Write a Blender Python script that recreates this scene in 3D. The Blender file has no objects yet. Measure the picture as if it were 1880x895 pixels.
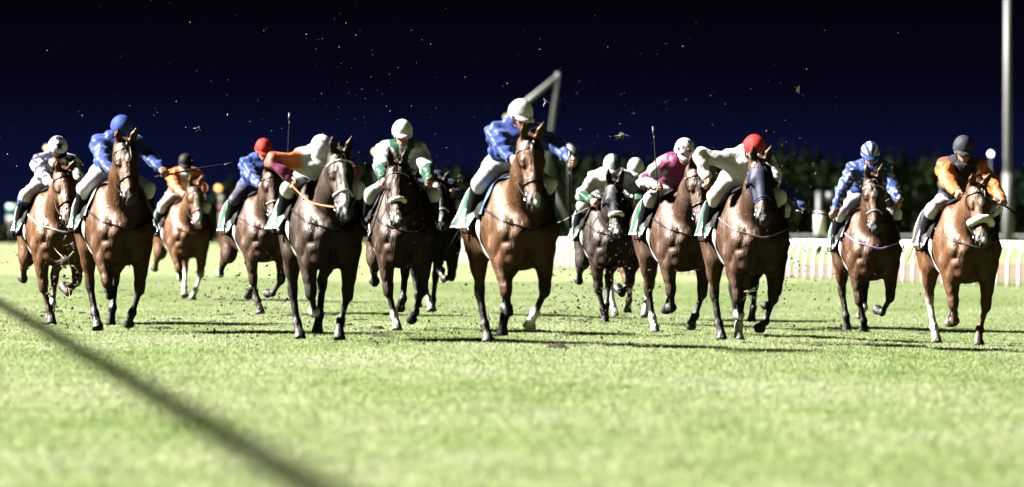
import bpy, math, random
import numpy as np
from mathutils import Vector, Matrix

random.seed(7); RNG = np.random.default_rng(7)
S = bpy.context.scene
R = math.radians
# ------------------------------------------------------------------ camera, sky, sun, exposure
FPX, CX, HY, IW, IH, CAMZ = 10400.0, 940.0, 426.0, 1880.0, 895.0, 1.0   # telephoto framing, metres and photo pixels
cam_d = bpy.data.cameras.new('camera'); cam = bpy.data.objects.new('camera', cam_d); S.collection.objects.link(cam)
cam_d.sensor_width = 36.0; cam_d.lens = 36.0 * FPX / IW
cam_d.clip_start = 1.0; cam_d.clip_end = 4000.0
cam.location = (0, 0, CAMZ); cam.rotation_euler = (R(90) - (IH/2 - HY)/FPX, 0, 0)
cam_d.dof.use_dof = True; cam_d.dof.focus_distance = 58.0; cam_d.dof.aperture_fstop = cam_d.lens/1000/0.078
S.camera = cam

world = bpy.data.worlds.new('World'); S.world = world; world.use_nodes = True
wn, wl = world.node_tree.nodes, world.node_tree.links
bg = wn['Background']; tc = wn.new('ShaderNodeTexCoord'); sep = wn.new('ShaderNodeSeparateXYZ'); ramp = wn.new('ShaderNodeValToRGB')
mp = wn.new('ShaderNodeMapRange'); mp.inputs[1].default_value = -0.004; mp.inputs[2].default_value = 0.05
wl.new(tc.outputs['Generated'], sep.inputs[0]); wl.new(sep.outputs['Z'], mp.inputs[0]); wl.new(mp.outputs[0], ramp.inputs[0])
cr = ramp.color_ramp; cr.interpolation = 'EASE'
cr.elements[0].position = 0.0; cr.elements[0].color = (0.0007, 0.0011, 0.0052, 1)
cr.elements[1].position = 1.0; cr.elements[1].color = (0.0001, 0.0001, 0.00018, 1)
e = cr.elements.new(0.30); e.color = (0.0004, 0.0006, 0.0034, 1)
e = cr.elements.new(0.60); e.color = (0.0002, 0.0002, 0.0009, 1)
wl.new(ramp.outputs[0], bg.inputs[0]); bg.inputs[1].default_value = 1.0

SUN_EL, SUN_AZ = 37.0, 0.0      # floodlights: from the left, a little from the camera's side
sl = bpy.data.lights.new('floodlight_sun', 'SUN'); sun = bpy.data.objects.new('floodlight_sun', sl); S.collection.objects.link(sun)
sl.energy = 5.0; sl.angle = R(5.8); sl.color = (1.0, 0.965, 0.91)
tosun = Vector((-math.cos(R(SUN_EL))*math.cos(R(SUN_AZ)), -math.cos(R(SUN_EL))*math.sin(R(SUN_AZ)), math.sin(R(SUN_EL))))
sun.rotation_euler = tosun.to_track_quat('Z', 'Y').to_euler(); sun.location = (-30, 40, 30)
S.view_settings.view_transform = 'Standard'; S.view_settings.look = 'None'
S.view_settings.gamma = 1.0; S.view_settings.exposure = 3.0; S.view_settings.use_curve_mapping = False
S.render.engine = 'CYCLES'; S.cycles.use_denoising = True; S.cycles.max_bounces = 4; S.cycles.diffuse_bounces = 2
S.cycles.glossy_bounces = 0; S.cycles.transparent_max_bounces = 4

# ------------------------------------------------------------------ helpers: scene objects
def link(o, parent=None):
    S.collection.objects.link(o)
    if parent is not None: o.parent = parent
    return o
def tag(o, label=None, cat=None, group=None, kind=None):
    if label: o['label'] = label
    if cat: o['category'] = cat
    if group: o['group'] = group
    if kind: o['kind'] = kind
    return o
def empty(name, loc=(0, 0, 0), rz=0.0):
    o = bpy.data.objects.new(name, None); o.location = loc; o.rotation_euler = (0, 0, rz); o.empty_display_size = 0.1
    return link(o)
def mesh_np(name, v, f, mats, col=None, smooth=True):
    """v (n,3), f list/array of quads or tris of one size"""
    v = np.asarray(v, np.float32); f = np.asarray(f, np.int32); me = bpy.data.meshes.new(name)
    n, k = f.shape
    me.vertices.add(len(v)); me.vertices.foreach_set('co', v.ravel())
    me.loops.add(n*k); me.loops.foreach_set('vertex_index', f.ravel())
    me.polygons.add(n); me.polygons.foreach_set('loop_start', np.arange(0, n*k, k, dtype=np.int32))
    me.polygons.foreach_set('loop_total', np.full(n, k, np.int32))
    if smooth: me.polygons.foreach_set('use_smooth', np.ones(n, bool))
    if col is not None:
        a = me.attributes.new('Col', 'FLOAT_COLOR', 'POINT'); c = np.ones((len(v), 4), np.float32); c[:, :3] = col; a.data.foreach_set('color', c.ravel())
    me.update(calc_edges=True); me.validate()
    for m in (mats if isinstance(mats, (list, tuple)) else [mats]): me.materials.append(m)
    return me
def obj(name, me, parent=None):
    return link(bpy.data.objects.new(name, me), parent)
class MB:
    """collects tri/quad pieces as quads (tris repeat nothing: stored separately)"""
    def __init__(s): s.v = []; s.f = []; s.c = []; s.n = 0
    def add(s, v, f, col=None):
        v = np.asarray(v, float); s.v.append(v); s.f.append(np.asarray(f, int) + s.n); s.n += len(v)
        s.c.append(np.tile(np.asarray(col if col is not None else (1, 1, 1), float), (len(v), 1)) if col is None or np.ndim(col) == 1 else np.asarray(col))
        return s
    def build(s, name, mat, parent=None, smooth=True):
        return obj(name, mesh_np(name, np.vstack(s.v), np.vstack(s.f), mat, np.vstack(s.c), smooth), parent)
def tube(pts, r, n=8, closed=False, flat=None):
    """quads of a tube; r scalar or per point; flat=(axis vector, factor) squashes the section along an axis"""
    P = np.asarray(pts, float); m = len(P); rr = np.broadcast_to(np.asarray(r, float), (m,))
    if closed: T = np.roll(P, -1, 0) - np.roll(P, 1, 0)
    else: T = np.gradient(P, axis=0)
    T /= np.linalg.norm(T, axis=1)[:, None] + 1e-9
    up = np.array([0, 0, 1.0]) if abs(T[0] @ [0, 0, 1]) < .9 else np.array([1.0, 0, 0])
    N = np.zeros_like(P); u = up - (up @ T[0])*T[0]; u /= np.linalg.norm(u)
    for i in range(m):
        u = u - (u @ T[i])*T[i]; u /= np.linalg.norm(u) + 1e-9; N[i] = u
    B = np.cross(T, N); a = np.linspace(0, 2*math.pi, n, endpoint=False)
    off = N[:, None]*np.cos(a)[None, :, None] + B[:, None]*np.sin(a)[None, :, None]
    if flat is not None:
        ax = np.asarray(flat[0], float); ax /= np.linalg.norm(ax); off = off + (flat[1]-1)*(off @ ax)[..., None]*ax
    V = (P[:, None] + off*rr[:, None, None]).reshape(-1, 3)
    F = []; mm = m if closed else m-1
    for i in range(mm):
        j = (i+1) % m
        for k in range(n): F.append((i*n+k, i*n+(k+1) % n, j*n+(k+1) % n, j*n+k))
    if not closed:
        for base in (0, (m-1)*n):
            for k in range(1, n-1, 2):
                q = (base, base+k, base+k+1, base+(k+2) % n); F.append(q if base else q[::-1])
    return V, np.array(F)
def boxq(c, sx, sy, sz, M=None):
    v = np.array([[x, y, z] for x in (-.5, .5) for y in (-.5, .5) for z in (-.5, .5)])*[sx, sy, sz]
    if M is not None: v = v @ np.asarray(M).T
    return v + np.asarray(c), np.array([(0, 1, 3, 2), (4, 6, 7, 5), (0, 4, 5, 1), (2, 3, 7, 6), (0, 2, 6, 4), (1, 5, 7, 3)])
def ballq(c, rx, ry, rz, nu=16, nv=10, M=None):
    v = []
    for j in range(nv+1):
        t = math.pi*j/nv
        for i in range(nu):
            p = 2*math.pi*i/nu; v.append((rx*math.sin(t)*math.cos(p), ry*math.sin(t)*math.sin(p), rz*math.cos(t)))
    v = np.array(v)
    if M is not None: v = v @ np.asarray(M).T
    f = [(j*nu+i, (j+1)*nu+i, (j+1)*nu+(i+1) % nu, j*nu+(i+1) % nu) for j in range(nv) for i in range(nu)]
    return v + np.asarray(c), np.array(f)
def spline(pts, n):
    P = np.asarray(pts, float); m = len(P); t = np.linspace(0, m-1, n); i = np.clip(t.astype(int), 0, m-2); u = (t-i)[:, None]
    p0 = P[np.maximum(i-1, 0)]; p1 = P[i]; p2 = P[i+1]; p3 = P[np.minimum(i+2, m-1)]
    return .5*((2*p1) + (-p0+p2)*u + (2*p0-5*p1+4*p2-p3)*u**2 + (-p0+3*p1-3*p2+p3)*u**3)

# ------------------------------------------------------------------ helpers: ground and photo pixels
def gz(x, d):
    u = np.asarray(x) + 0.112*(np.asarray(d)-50.0)
    return -0.15*np.clip(u/5.0, 0, 1)**1.2
def on_ground(px, py):
    d = 50.0
    for _ in range(40): d = .5*d + .5*(CAMZ-float(gz((px-CX)/FPX*d, d)))*FPX/(py-HY)
    x = (px-CX)/FPX*d
    return x, d, float(gz(x, d))
def at(px, py, d): return Vector(((px-CX)/FPX*d, d, CAMZ-(py-HY)/FPX*d))

# ------------------------------------------------------------------ helpers: materials
def principled(name):
    m = bpy.data.materials.new(name); m.use_nodes = True
    return m, m.node_tree.nodes, m.node_tree.links, m.node_tree.nodes['Principled BSDF']
MATS = {}
def mat_plain(name, col, rough=.6, spec=.4, noise=.15, scale=30, bump=0.0, metal=0.0, emit=0.0, vcol=False, sheen=0.0, coat=0.0):
    if name in MATS: return MATS[name]
    m, n, l, b = principled(name)
    tcn = n.new('ShaderNodeTexCoord'); no = n.new('ShaderNodeTexNoise'); no.inputs['Scale'].default_value = scale; no.inputs['Detail'].default_value = 4
    l.new(tcn.outputs['Object'], no.inputs['Vector'])
    mr = n.new('ShaderNodeMapRange'); mr.inputs[3].default_value = 1-noise; mr.inputs[4].default_value = 1+noise; l.new(no.outputs[0], mr.inputs[0])
    mx = n.new('ShaderNodeMix'); mx.data_type = 'RGBA'; mx.blend_type = 'MULTIPLY'; mx.inputs[0].default_value = 1
    if vcol:
        at_ = n.new('ShaderNodeAttribute'); at_.attribute_name = 'Col'; l.new(at_.outputs['Color'], mx.inputs[6])
    else: mx.inputs[6].default_value = (*col, 1)
    cmb = n.new('ShaderNodeCombineColor'); [l.new(mr.outputs[0], cmb.inputs[i]) for i in range(3)]
    l.new(cmb.outputs[0], mx.inputs[7]); l.new(mx.outputs[2], b.inputs['Base Color'])
    b.inputs['Roughness'].default_value = rough; b.inputs['Specular IOR Level'].default_value = spec; b.inputs['Metallic'].default_value = metal
    if sheen: b.inputs['Sheen Weight'].default_value = sheen
    if coat: b.inputs['Coat Weight'].default_value = coat; b.inputs['Coat Roughness'].default_value = .25
    if bump:
        bp = n.new('ShaderNodeBump'); bp.inputs['Strength'].default_value = bump; bp.inputs['Distance'].default_value = .01; l.new(no.outputs[0], bp.inputs['Height']); l.new(bp.outputs[0], b.inputs['Normal'])
    if emit: b.inputs['Emission Color'].default_value = (*col, 1); b.inputs['Emission Strength'].default_value = emit
    MATS[name] = m; return m

def mat_coat():
    m, n, l, b = principled('horse_coat')
    a = n.new('ShaderNodeAttribute'); a.attribute_name = 'Col'
    tcn = n.new('ShaderNodeTexCoord')
    no = n.new('ShaderNodeTexNoise'); no.inputs['Scale'].default_value = 6; no.inputs['Detail'].default_value = 7; no.inputs['Roughness'].default_value = .65; nm_ = n.new('ShaderNodeMapping'); nm_.inputs['Scale'].default_value = (1.4, 1.4, .6); l.new(tcn.outputs['Object'], nm_.inputs[0]); l.new(nm_.outputs[0], no.inputs['Vector'])
    no2 = n.new('ShaderNodeTexNoise'); no2.inputs['Scale'].default_value = 110; no2.inputs['Detail'].default_value = 3; l.new(tcn.outputs['Object'], no2.inputs['Vector'])
    mr = n.new('ShaderNodeMapRange'); mr.inputs[3].default_value = .6; mr.inputs[4].default_value = 1.4; l.new(no.outputs[0], mr.inputs[0])
    cmb = n.new('ShaderNodeCombineColor'); [l.new(mr.outputs[0], cmb.inputs[i]) for i in range(3)]
    mx = n.new('ShaderNodeMix'); mx.data_type = 'RGBA'; mx.blend_type = 'MULTIPLY'; mx.inputs[0].default_value = 1
    l.new(a.outputs['Color'], mx.inputs[6]); l.new(cmb.outputs[0], mx.inputs[7])
    md = n.new('ShaderNodeTexNoise'); md.inputs['Scale'].default_value = 55; md.inputs['Detail'].default_value = 4; l.new(tcn.outputs['Object'], md.inputs['Vector'])      # splashes of mud
    sx = n.new('ShaderNodeSeparateXYZ'); l.new(tcn.outputs['Object'], sx.inputs[0]); th = n.new('ShaderNodeMapRange'); th.inputs[1].default_value = 0; th.inputs[2].default_value = 1.3; th.inputs[3].default_value = .57; th.inputs[4].default_value = .72; l.new(sx.outputs['Z'], th.inputs[0])
    gt = n.new('ShaderNodeMath'); gt.operation = 'GREATER_THAN'; l.new(md.outputs[0], gt.inputs[0]); l.new(th.outputs[0], gt.inputs[1])
    mm = n.new('ShaderNodeMix'); mm.data_type = 'RGBA'; mm.inputs[7].default_value = (.035, .026, .015, 1); l.new(gt.outputs[0], mm.inputs[0]); l.new(mx.outputs[2], mm.inputs[6]); mx = mm
    l.new(mx.outputs[2], b.inputs['Base Color'])
    rr = n.new('ShaderNodeMapRange'); rr.inputs[1].default_value = .3; rr.inputs[2].default_value = .7; rr.inputs[3].default_value = .30; rr.inputs[4].default_value = .70; l.new(no.outputs[0], rr.inputs[0]); l.new(rr.outputs[0], b.inputs['Roughness'])
    b.inputs['Specular IOR Level'].default_value = .42
    gl = n.new('ShaderNodeBsdfGlossy'); gl.inputs['Roughness'].default_value = .55; ms = n.new('ShaderNodeAddShader')      # coloured sheen of the hair
    gm_ = n.new('ShaderNodeMix'); gm_.data_type = 'RGBA'; gm_.blend_type = 'MULTIPLY'; gm_.inputs[0].default_value = 1; gm_.inputs[7].default_value = (.7, .75, .9, 1); l.new(mx.outputs[2], gm_.inputs[6]); l.new(gm_.outputs[2], gl.inputs['Color'])
    l.new(b.outputs[0], ms.inputs[0]); l.new(gl.outputs[0], ms.inputs[1]); l.new(ms.outputs[0], n['Material Output'].inputs[0])
    # long soft ripples under the skin plus hair grain
    wv = n.new('ShaderNodeTexNoise'); wv.inputs['Scale'].default_value = 19; wv.inputs['Detail'].default_value = 3; wm = n.new('ShaderNodeMapping'); wm.inputs['Scale'].default_value = (1.2, 1.2, .45); l.new(tcn.outputs['Object'], wm.inputs[0]); l.new(wm.outputs[0], wv.inputs['Vector'])
    b1 = n.new('ShaderNodeBump'); b1.inputs['Strength'].default_value = .5; b1.inputs['Distance'].default_value = .03; l.new(wv.outputs[0], b1.inputs['Height'])
    vn = n.new('ShaderNodeTexNoise'); vn.inputs['Scale'].default_value = 6.5; vn.inputs['Detail'].default_value = 1.5; vn.inputs['Distortion'].default_value = .8; l.new(wm.outputs[0], vn.inputs['Vector'])
    vs_ = n.new('ShaderNodeMath'); vs_.operation = 'SUBTRACT'; vs_.inputs[1].default_value = .5; l.new(vn.outputs[0], vs_.inputs[0]); va = n.new('ShaderNodeMath'); va.operation = 'ABSOLUTE'; l.new(vs_.outputs[0], va.inputs[0])
    vr = n.new('ShaderNodeMapRange'); vr.inputs[1].default_value = 0; vr.inputs[2].default_value = .022; vr.inputs[3].default_value = 1; vr.inputs[4].default_value = 0; l.new(va.outputs[0], vr.inputs[0])
    b3 = n.new('ShaderNodeBump'); b3.inputs['Strength'].default_value = .45; b3.inputs['Distance'].default_value = .006; l.new(vr.outputs[0], b3.inputs['Height']); l.new(b1.outputs[0], b3.inputs['Normal'])
    b2 = n.new('ShaderNodeBump'); b2.inputs['Strength'].default_value = .5; b2.inputs['Distance'].default_value = .006; l.new(no2.outputs[0], b2.inputs['Height'])
    l.new(b3.outputs[0], b2.inputs['Normal']); l.new(b2.outputs[0], b.inputs['Normal']); l.new(b2.outputs[0], gl.inputs['Normal'])
    return m
COAT = mat_coat()
SKIN = mat_plain('skin', (1, 1, 1), .5, .4, .12, 40, .1, vcol=True)
def mat_silk():
    m = mat_plain('silk_cloth', (1, 1, 1), .50, .28, .10, 22, 0, vcol=True, sheen=.08); n, l = m.node_tree.nodes, m.node_tree.links; b = n['Principled BSDF']
    tcn = n.new('ShaderNodeTexCoord'); w = n.new('ShaderNodeTexNoise'); w.inputs['Scale'].default_value = 6; w.inputs['Detail'].default_value = 1.5; w.inputs['Distortion'].default_value = 1.4
    mpn = n.new('ShaderNodeMapping'); mpn.inputs['Scale'].default_value = (1.7, 1, .7); l.new(tcn.outputs['Object'], mpn.inputs[0]); l.new(mpn.outputs[0], w.inputs['Vector'])
    bp = n.new('ShaderNodeBump'); bp.inputs['Strength'].default_value = .42; bp.inputs['Distance'].default_value = .04; l.new(w.outputs[0], bp.inputs['Height']); l.new(bp.outputs[0], b.inputs['Normal'])
    return m
SILK = mat_silk()
CAPM = mat_plain('cap_cloth', (1, 1, 1), .7, .18, .06, 14, .8, vcol=True)
BREECH = mat_plain('breeches_cloth', (1, 1, 1), .55, .3, .06, 25, .35, vcol=True)
BOOT = mat_plain('boot_leather', (.008, .008, .009), .28, .5, .3, 30, .2)
CLOTHM = mat_plain('saddle_cloth_print', (1, 1, 1), .6, .3, .07, 30, .3, vcol=True)
LEATHER = mat_plain('tack_leather', (1, 1, 1), .4, .45, .2, 60, .2, vcol=True)
HAIR = mat_plain('horse_hair', (1, 1, 1), .45, .4, .35, 50, vcol=True)
EYE = mat_plain('eye_gloss', (.006, .004, .003), .08, .6, .1, 30)
GOGGLE = mat_plain('goggle_lens', (.006, .006, .008), .12, .6, .1, 30)
STEEL = mat_plain('bright_steel', (.45, .45, .46), .3, .5, .1, 60, metal=1.0)
FLEECE = mat_plain('sheepskin', (.36, .35, .28), .9, .2, .25, 90, 1.0)

# ------------------------------------------------------------------ implicit surfaces -> one continuous mesh
class Sdf:
    def __init__(s): s.p = []; s.dz = 0.0
    def cap(s, a, b, ra, rb=None, k=.04, t='coat', side=None, lat=1.0, op=1):
        a = np.array(a, float); b = np.array(b, float); rb = ra if rb is None else rb
        n = None
        if side is not None and lat != 1.0:
            n = np.array(side, float); d = b-a
            if d @ d > 1e-10: n = n - (n @ d)/(d @ d)*d
            n /= np.linalg.norm(n)
        s.p.append(dict(a=a, b=b, ra=ra, rb=rb, k=k, t=t, n=n, lat=lat, op=op))
    def shift(s, dz):
        for q in s.p: q['a'][2] += dz; q['b'][2] += dz
    @staticmethod
    def dist(q, X, Y, Z):
        a = q['a']; d = q['b']-a; px = X-a[0]; py = Y-a[1]; pz = Z-a[2]
        if q['n'] is not None:
            n = q['n']; g = (1/q['lat']-1)*(px*n[0]+py*n[1]+pz*n[2]); px = px+g*n[0]; py = py+g*n[1]; pz = pz+g*n[2]
        L = d @ d
        if L < 1e-10: r = np.sqrt(px*px+py*py+pz*pz)-q['ra']
        else:
            t = np.clip((px*d[0]+py*d[1]+pz*d[2])/L, 0, 1)
            r = np.sqrt((px-t*d[0])**2+(py-t*d[1])**2+(pz-t*d[2])**2)-(q['ra']+(q['rb']-q['ra'])*t)
        return r*min(1.0, q['lat'])
    @staticmethod
    def smin(f, d, k, op):
        if op > 0:
            h = np.maximum(k-np.abs(f-d), 0)/k; return np.minimum(f, d)-h*h*k*.25
        h = np.maximum(k-np.abs(f+d), 0)/k; return np.maximum(f, -d)+h*h*k*.25
    def at(s, P, tags=None):
        P = np.asarray(P, float); f = np.full(len(P), 1.0)
        for q in s.p:
            if tags is not None and q['t'] not in tags: continue
            f = s.smin(f, s.dist(q, P[:, 0], P[:, 1], P[:, 2]), q['k'], q['op'])
        return f
    def mesh(s, h, infl=0.0, wrinkle=None):
        lo = np.full(3, 9e9); hi = -lo
        for q in s.p:
            m = max(q['ra'], q['rb'])*max(1, q['lat'])+h*3+infl
            lo = np.minimum(lo, np.minimum(q['a'], q['b'])-m); hi = np.maximum(hi, np.maximum(q['a'], q['b'])+m)
        n = np.ceil((hi-lo)/h).astype(int)+2
        ax = [(lo[i]+h*np.arange(n[i])).astype(np.float32) for i in range(3)]
        f = np.full(n, .5, np.float32)
        for q in s.p:
            m = max(q['ra'], q['rb'])*max(1, q['lat'])+max(q['k'], .02)+2.5*h+infl
            l0 = np.clip(((np.minimum(q['a'], q['b'])-m-lo)/h).astype(int), 0, n); h0 = np.clip(((np.maximum(q['a'], q['b'])+m-lo)/h).astype(int)+2, 0, n)
            sl_ = tuple(slice(l0[i], h0[i]) for i in range(3))
            X = ax[0][sl_[0]][:, None, None]; Y = ax[1][sl_[1]][None, :, None]; Z = ax[2][sl_[2]][None, None, :]
            f[sl_] = s.smin(f[sl_], s.dist(q, X, Y, Z).astype(np.float32), q['k'], q['op'])
        f -= infl
        if wrinkle is not None:
            X = ax[0][:, None, None]; Y = ax[1][None, :, None]; Z = ax[2][None, None, :]; w, fr, ph = wrinkle
            f += w*(np.sin(fr*(X+.6*Z)+ph+2*np.sin(fr*.37*Y+ph))*np.sin(fr*.8*(Z-.5*X+.4*Y)+1.7*ph)).astype(np.float32)
        return nets(f, lo, h)
    def colour(s, V, cmap, soft=.008):
        w = np.zeros(len(V)); c = np.zeros((len(V), 3)); ds = []
        ps = [q for q in s.p if q['op'] > 0]
        D = np.stack([s.dist(q, V[:, 0], V[:, 1], V[:, 2]) for q in ps]); D -= D.min(0)
        W = np.exp(-D/soft)
        C = np.array([cmap(q['t']) for q in ps])
        return (W.T @ C)/W.sum(0)[:, None]
def nets(f, lo, h):
    s = f < 0; n = np.array(f.shape)
    cnt = np.zeros(n-1, np.int8)
    for dx in (0, 1):
        for dy in (0, 1):
            for dz in (0, 1): cnt += s[dx:n[0]-1+dx, dy:n[1]-1+dy, dz:n[2]-1+dz]
    act = (cnt > 0) & (cnt < 8); I = np.argwhere(act); idx = np.full(act.shape, -1, np.int32); idx[act] = np.arange(len(I))
    cv = {c: f[I[:, 0]+c[0], I[:, 1]+c[1], I[:, 2]+c[2]] for c in [(a, b, d) for a in (0, 1) for b in (0, 1) for d in (0, 1)]}
    acc = np.zeros((len(I), 3)); num = np.zeros(len(I))
    for p in cv:
        for axx in range(3):
            if p[axx] == 0:
                q = list(p); q[axx] = 1; q = tuple(q); vp, vq = cv[p], cv[q]; m = (vp < 0) != (vq < 0)
                t = np.where(m, vp/np.where(m, vp-vq, 1), 0); pos = np.tile(np.array(p, float), (len(I), 1)); pos[:, axx] += t
                acc += pos*m[:, None]; num += m
    V = (I+acc/num[:, None])*h+lo
    F = []
    for axx in range(3):
        o1, o2 = [(1, 2), (2, 0), (0, 1)][axx]
        a = [slice(None)]*3; b = [slice(None)]*3; a[axx] = slice(0, -1); b[axx] = slice(1, None)
        E = np.argwhere(s[tuple(a)] != s[tuple(b)])
        E = E[(E[:, o1] > 0) & (E[:, o2] > 0) & (E[:, o1] < n[o1]-1) & (E[:, o2] < n[o2]-1)]
        ins = s[E[:, 0], E[:, 1], E[:, 2]]
        def cell(d1, d2):
            c = E.copy(); c[:, o1] += d1; c[:, o2] += d2; return idx[c[:, 0], c[:, 1], c[:, 2]]
        q = np.stack([cell(-1, -1), cell(0, -1), cell(0, 0), cell(-1, 0)], 1)
        q[~ins] = q[~ins][:, ::-1]; F.append(q)
    return V, np.vstack(F)
def march(sd, O, Dn, tags=None, far=.75):
    """from outside inward along -Dn: distance t where the surface is hit"""
    O = np.asarray(O, float); Dn = np.asarray(Dn, float); t = np.full(len(O), far)
    for _ in range(26): t = np.maximum(t-np.maximum(sd.at(O+Dn*t[:, None], tags), 0)*.95, 0)
    return O+Dn*t[:, None]
def unit(v): v = np.asarray(v, float); return v/np.linalg.norm(v)
def ik(a, b, l1, l2, hint):
    """middle joint of a two-bone chain from a to b, bent towards hint"""
    a = np.asarray(a, float); b = np.asarray(b, float); d = b-a; L = np.linalg.norm(d)
    if L > .995*(l1+l2): b = a+d/L*.995*(l1+l2); d = b-a; L = np.linalg.norm(d)
    u = d/L; x = (l1*l1-l2*l2+L*L)/(2*L); hh = math.sqrt(max(l1*l1-x*x, 0)); n = np.asarray(hint, float); n = n-(n @ u)*u
    return a+u*x+unit(n)*hh, b

# ------------------------------------------------------------------ the setting: turf, sand track, trees
def mat_ground(name, cols, s1, s2, rough=.9, bump=.4, spec=.2):
    m, n, l, b = principled(name); g = n.new('ShaderNodeNewGeometry')
    mpv = n.new('ShaderNodeMapping'); mpv.inputs['Scale'].default_value = (1, .35, 1); l.new(g.outputs['Position'], mpv.inputs[0])
    a = n.new('ShaderNodeTexNoise'); a.inputs['Scale'].default_value = s1; a.inputs['Detail'].default_value = 5; l.new(mpv.outputs[0], a.inputs['Vector'])
    c = n.new('ShaderNodeTexNoise'); c.inputs['Scale'].default_value = s2; c.inputs['Detail'].default_value = 6; l.new(g.outputs['Position'], c.inputs['Vector'])
    ad = n.new('ShaderNodeMath'); ad.operation = 'ADD'; l.new(a.outputs[0], ad.inputs[0]); l.new(c.outputs[0], ad.inputs[1])
    hf = n.new('ShaderNodeMapRange'); hf.inputs[1].default_value = .78; hf.inputs[2].default_value = 1.22; l.new(ad.outputs[0], hf.inputs[0])
    r = n.new('ShaderNodeValToRGB'); l.new(hf.outputs[0], r.inputs[0]); r.color_ramp.elements[0].color = (*cols[0], 1); r.color_ramp.elements[1].color = (*cols[-1], 1)
    for i, cc in enumerate(cols[1:-1]): e = r.color_ramp.elements.new((i+1)/(len(cols)-1)); e.color = (*cc, 1)
    l.new(r.outputs[0], b.inputs['Base Color']); b.inputs['Roughness'].default_value = rough; b.inputs['Specular IOR Level'].default_value = spec
    bp = n.new('ShaderNodeBump'); bp.inputs['Strength'].default_value = bump; bp.inputs['Distance'].default_value = .02; l.new(c.outputs[0], bp.inputs['Height']); l.new(bp.outputs[0], b.inputs['Normal'])
    return m
TURF = mat_ground('turf_soil', ((.094, .126, .044), (.116, .142, .060), (.136, .156, .078)), .8, 9)
BLADE = mat_ground('grass_blades', ((.155, .215, .074), (.212, .258, .120), (.268, .294, .175)), .45, 2.2, .6, 0.0, .15)
_n, _l = BLADE.node_tree.nodes, BLADE.node_tree.links; _t = _n.new('ShaderNodeBsdfTranslucent'); _m = _n.new('ShaderNodeMixShader'); _m.inputs[0].default_value = .62
_l.new([k for k in _n if k.type == 'VALTORGB'][0].outputs[0], _t.inputs[0]); _l.new(_n['Principled BSDF'].outputs[0], _m.inputs[1]); _l.new(_t.outputs[0], _m.inputs[2]); _l.new(_m.outputs[0], _n['Material Output'].inputs[0])
SAND = mat_ground('track_sand', ((.09, .066, .045), (.115, .088, .062), (.13, .10, .074)), .3, 4)
us = np.r_[-900, -300, -80, -30, -10, -2, np.linspace(0, 5, 21), 8, 20, 60, 300, 900]; ds = np.r_[3, np.arange(10, 130, 5), np.arange(140, 700, 40), 1000, 3000]
UU, DD = np.meshgrid(us, ds, indexing='ij'); XX = UU-.112*(DD-50); ZZ = gz(XX, DD)
nd_ = len(ds); f = [(i*nd_+j, (i+1)*nd_+j, (i+1)*nd_+j+1, i*nd_+j+1) for i in range(len(us)-1) for j in range(nd_-1)]
tag(obj('ground', mesh_np('ground', np.stack([XX, DD, ZZ], -1).reshape(-1, 3), f, TURF)), 'bright mown green turf of the racecourse', kind='structure')

# grass: patches of blades scattered over the turf in view (one uncountable mass)
def grass_patch(seed, nb=1700, size=1.0):
    rg = np.random.default_rng(seed); x, y = (rg.random((2, nb))-.5)*size; ht = .013+.015*rg.random(nb)+.016*(rg.random(nb) > .95); an = rg.random(nb)*6.283; w = .0032+.0026*rg.random(nb)
    ln = ht*(.25+.75*rg.random(nb)); la = rg.random(nb)*6.283; dx, dy = np.cos(an)*w, np.sin(an)*w; lx, ly = np.cos(la)*ln, np.sin(la)*ln; z0 = np.full(nb, -.004)
    v = np.stack([np.stack([x-dx, y-dy, z0], 1), np.stack([x+dx, y+dy, z0], 1), np.stack([x+lx*.35+dx*.8, y+ly*.35+dy*.8, ht*.6], 1), np.stack([x+lx*.35-dx*.8, y+ly*.35-dy*.8, ht*.6], 1), np.stack([x+lx, y+ly, ht], 1)], 1).reshape(-1, 3)
    k = np.arange(nb)[:, None]*5; f = np.concatenate([k+[0, 1, 2], k+[0, 2, 3], k+[3, 2, 4]])
    return mesh_np('grass_patch', v, f, BLADE, smooth=False)
pc = bpy.data.collections.new('grass_patches')
for k in range(4): pc.objects.link(bpy.data.objects.new('grass_patch', grass_patch(k)))
pts = []; d = 17.0
while d < 128:
    st = .82
    for x in np.arange(-.0904*d-1.6, .0904*d+1.8, st): pts.append((x+random.uniform(-.2, .2), d+random.uniform(-.2, .2)))
    d += st
pts = np.array(pts); pv = np.c_[pts, gz(pts[:, 0], pts[:, 1])]
gm = bpy.data.meshes.new('grass'); gm.vertices.add(len(pv)); gm.vertices.foreach_set('co', pv.astype(np.float32).ravel()); gm.update(); gm.materials.append(BLADE)
grass = tag(obj('grass', gm), 'short mown grass blades covering the whole track', 'grass', kind='stuff')
ng = bpy.data.node_groups.new('scatter_grass', 'GeometryNodeTree'); ng.interface.new_socket('Geometry', in_out='INPUT', socket_type='NodeSocketGeometry'); ng.interface.new_socket('Geometry', in_out='OUTPUT', socket_type='NodeSocketGeometry')
N_ = ng.nodes; gi = N_.new('NodeGroupInput'); go = N_.new('NodeGroupOutput'); mp_ = N_.new('GeometryNodeMeshToPoints'); ip = N_.new('GeometryNodeInstanceOnPoints'); ci = N_.new('GeometryNodeCollectionInfo')
ci.inputs['Collection'].default_value = pc; ci.inputs['Separate Children'].default_value = True; ci.inputs['Reset Children'].default_value = True; ip.inputs['Pick Instance'].default_value = True
rv = N_.new('FunctionNodeRandomValue'); rv.data_type = 'FLOAT_VECTOR'; rv.inputs[0].default_value = (0, 0, 0); rv.inputs[1].default_value = (0, 0, 6.283)
ri = N_.new('FunctionNodeRandomValue'); ri.data_type = 'INT'; ri.inputs[4].default_value = 0; ri.inputs[5].default_value = 3
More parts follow.
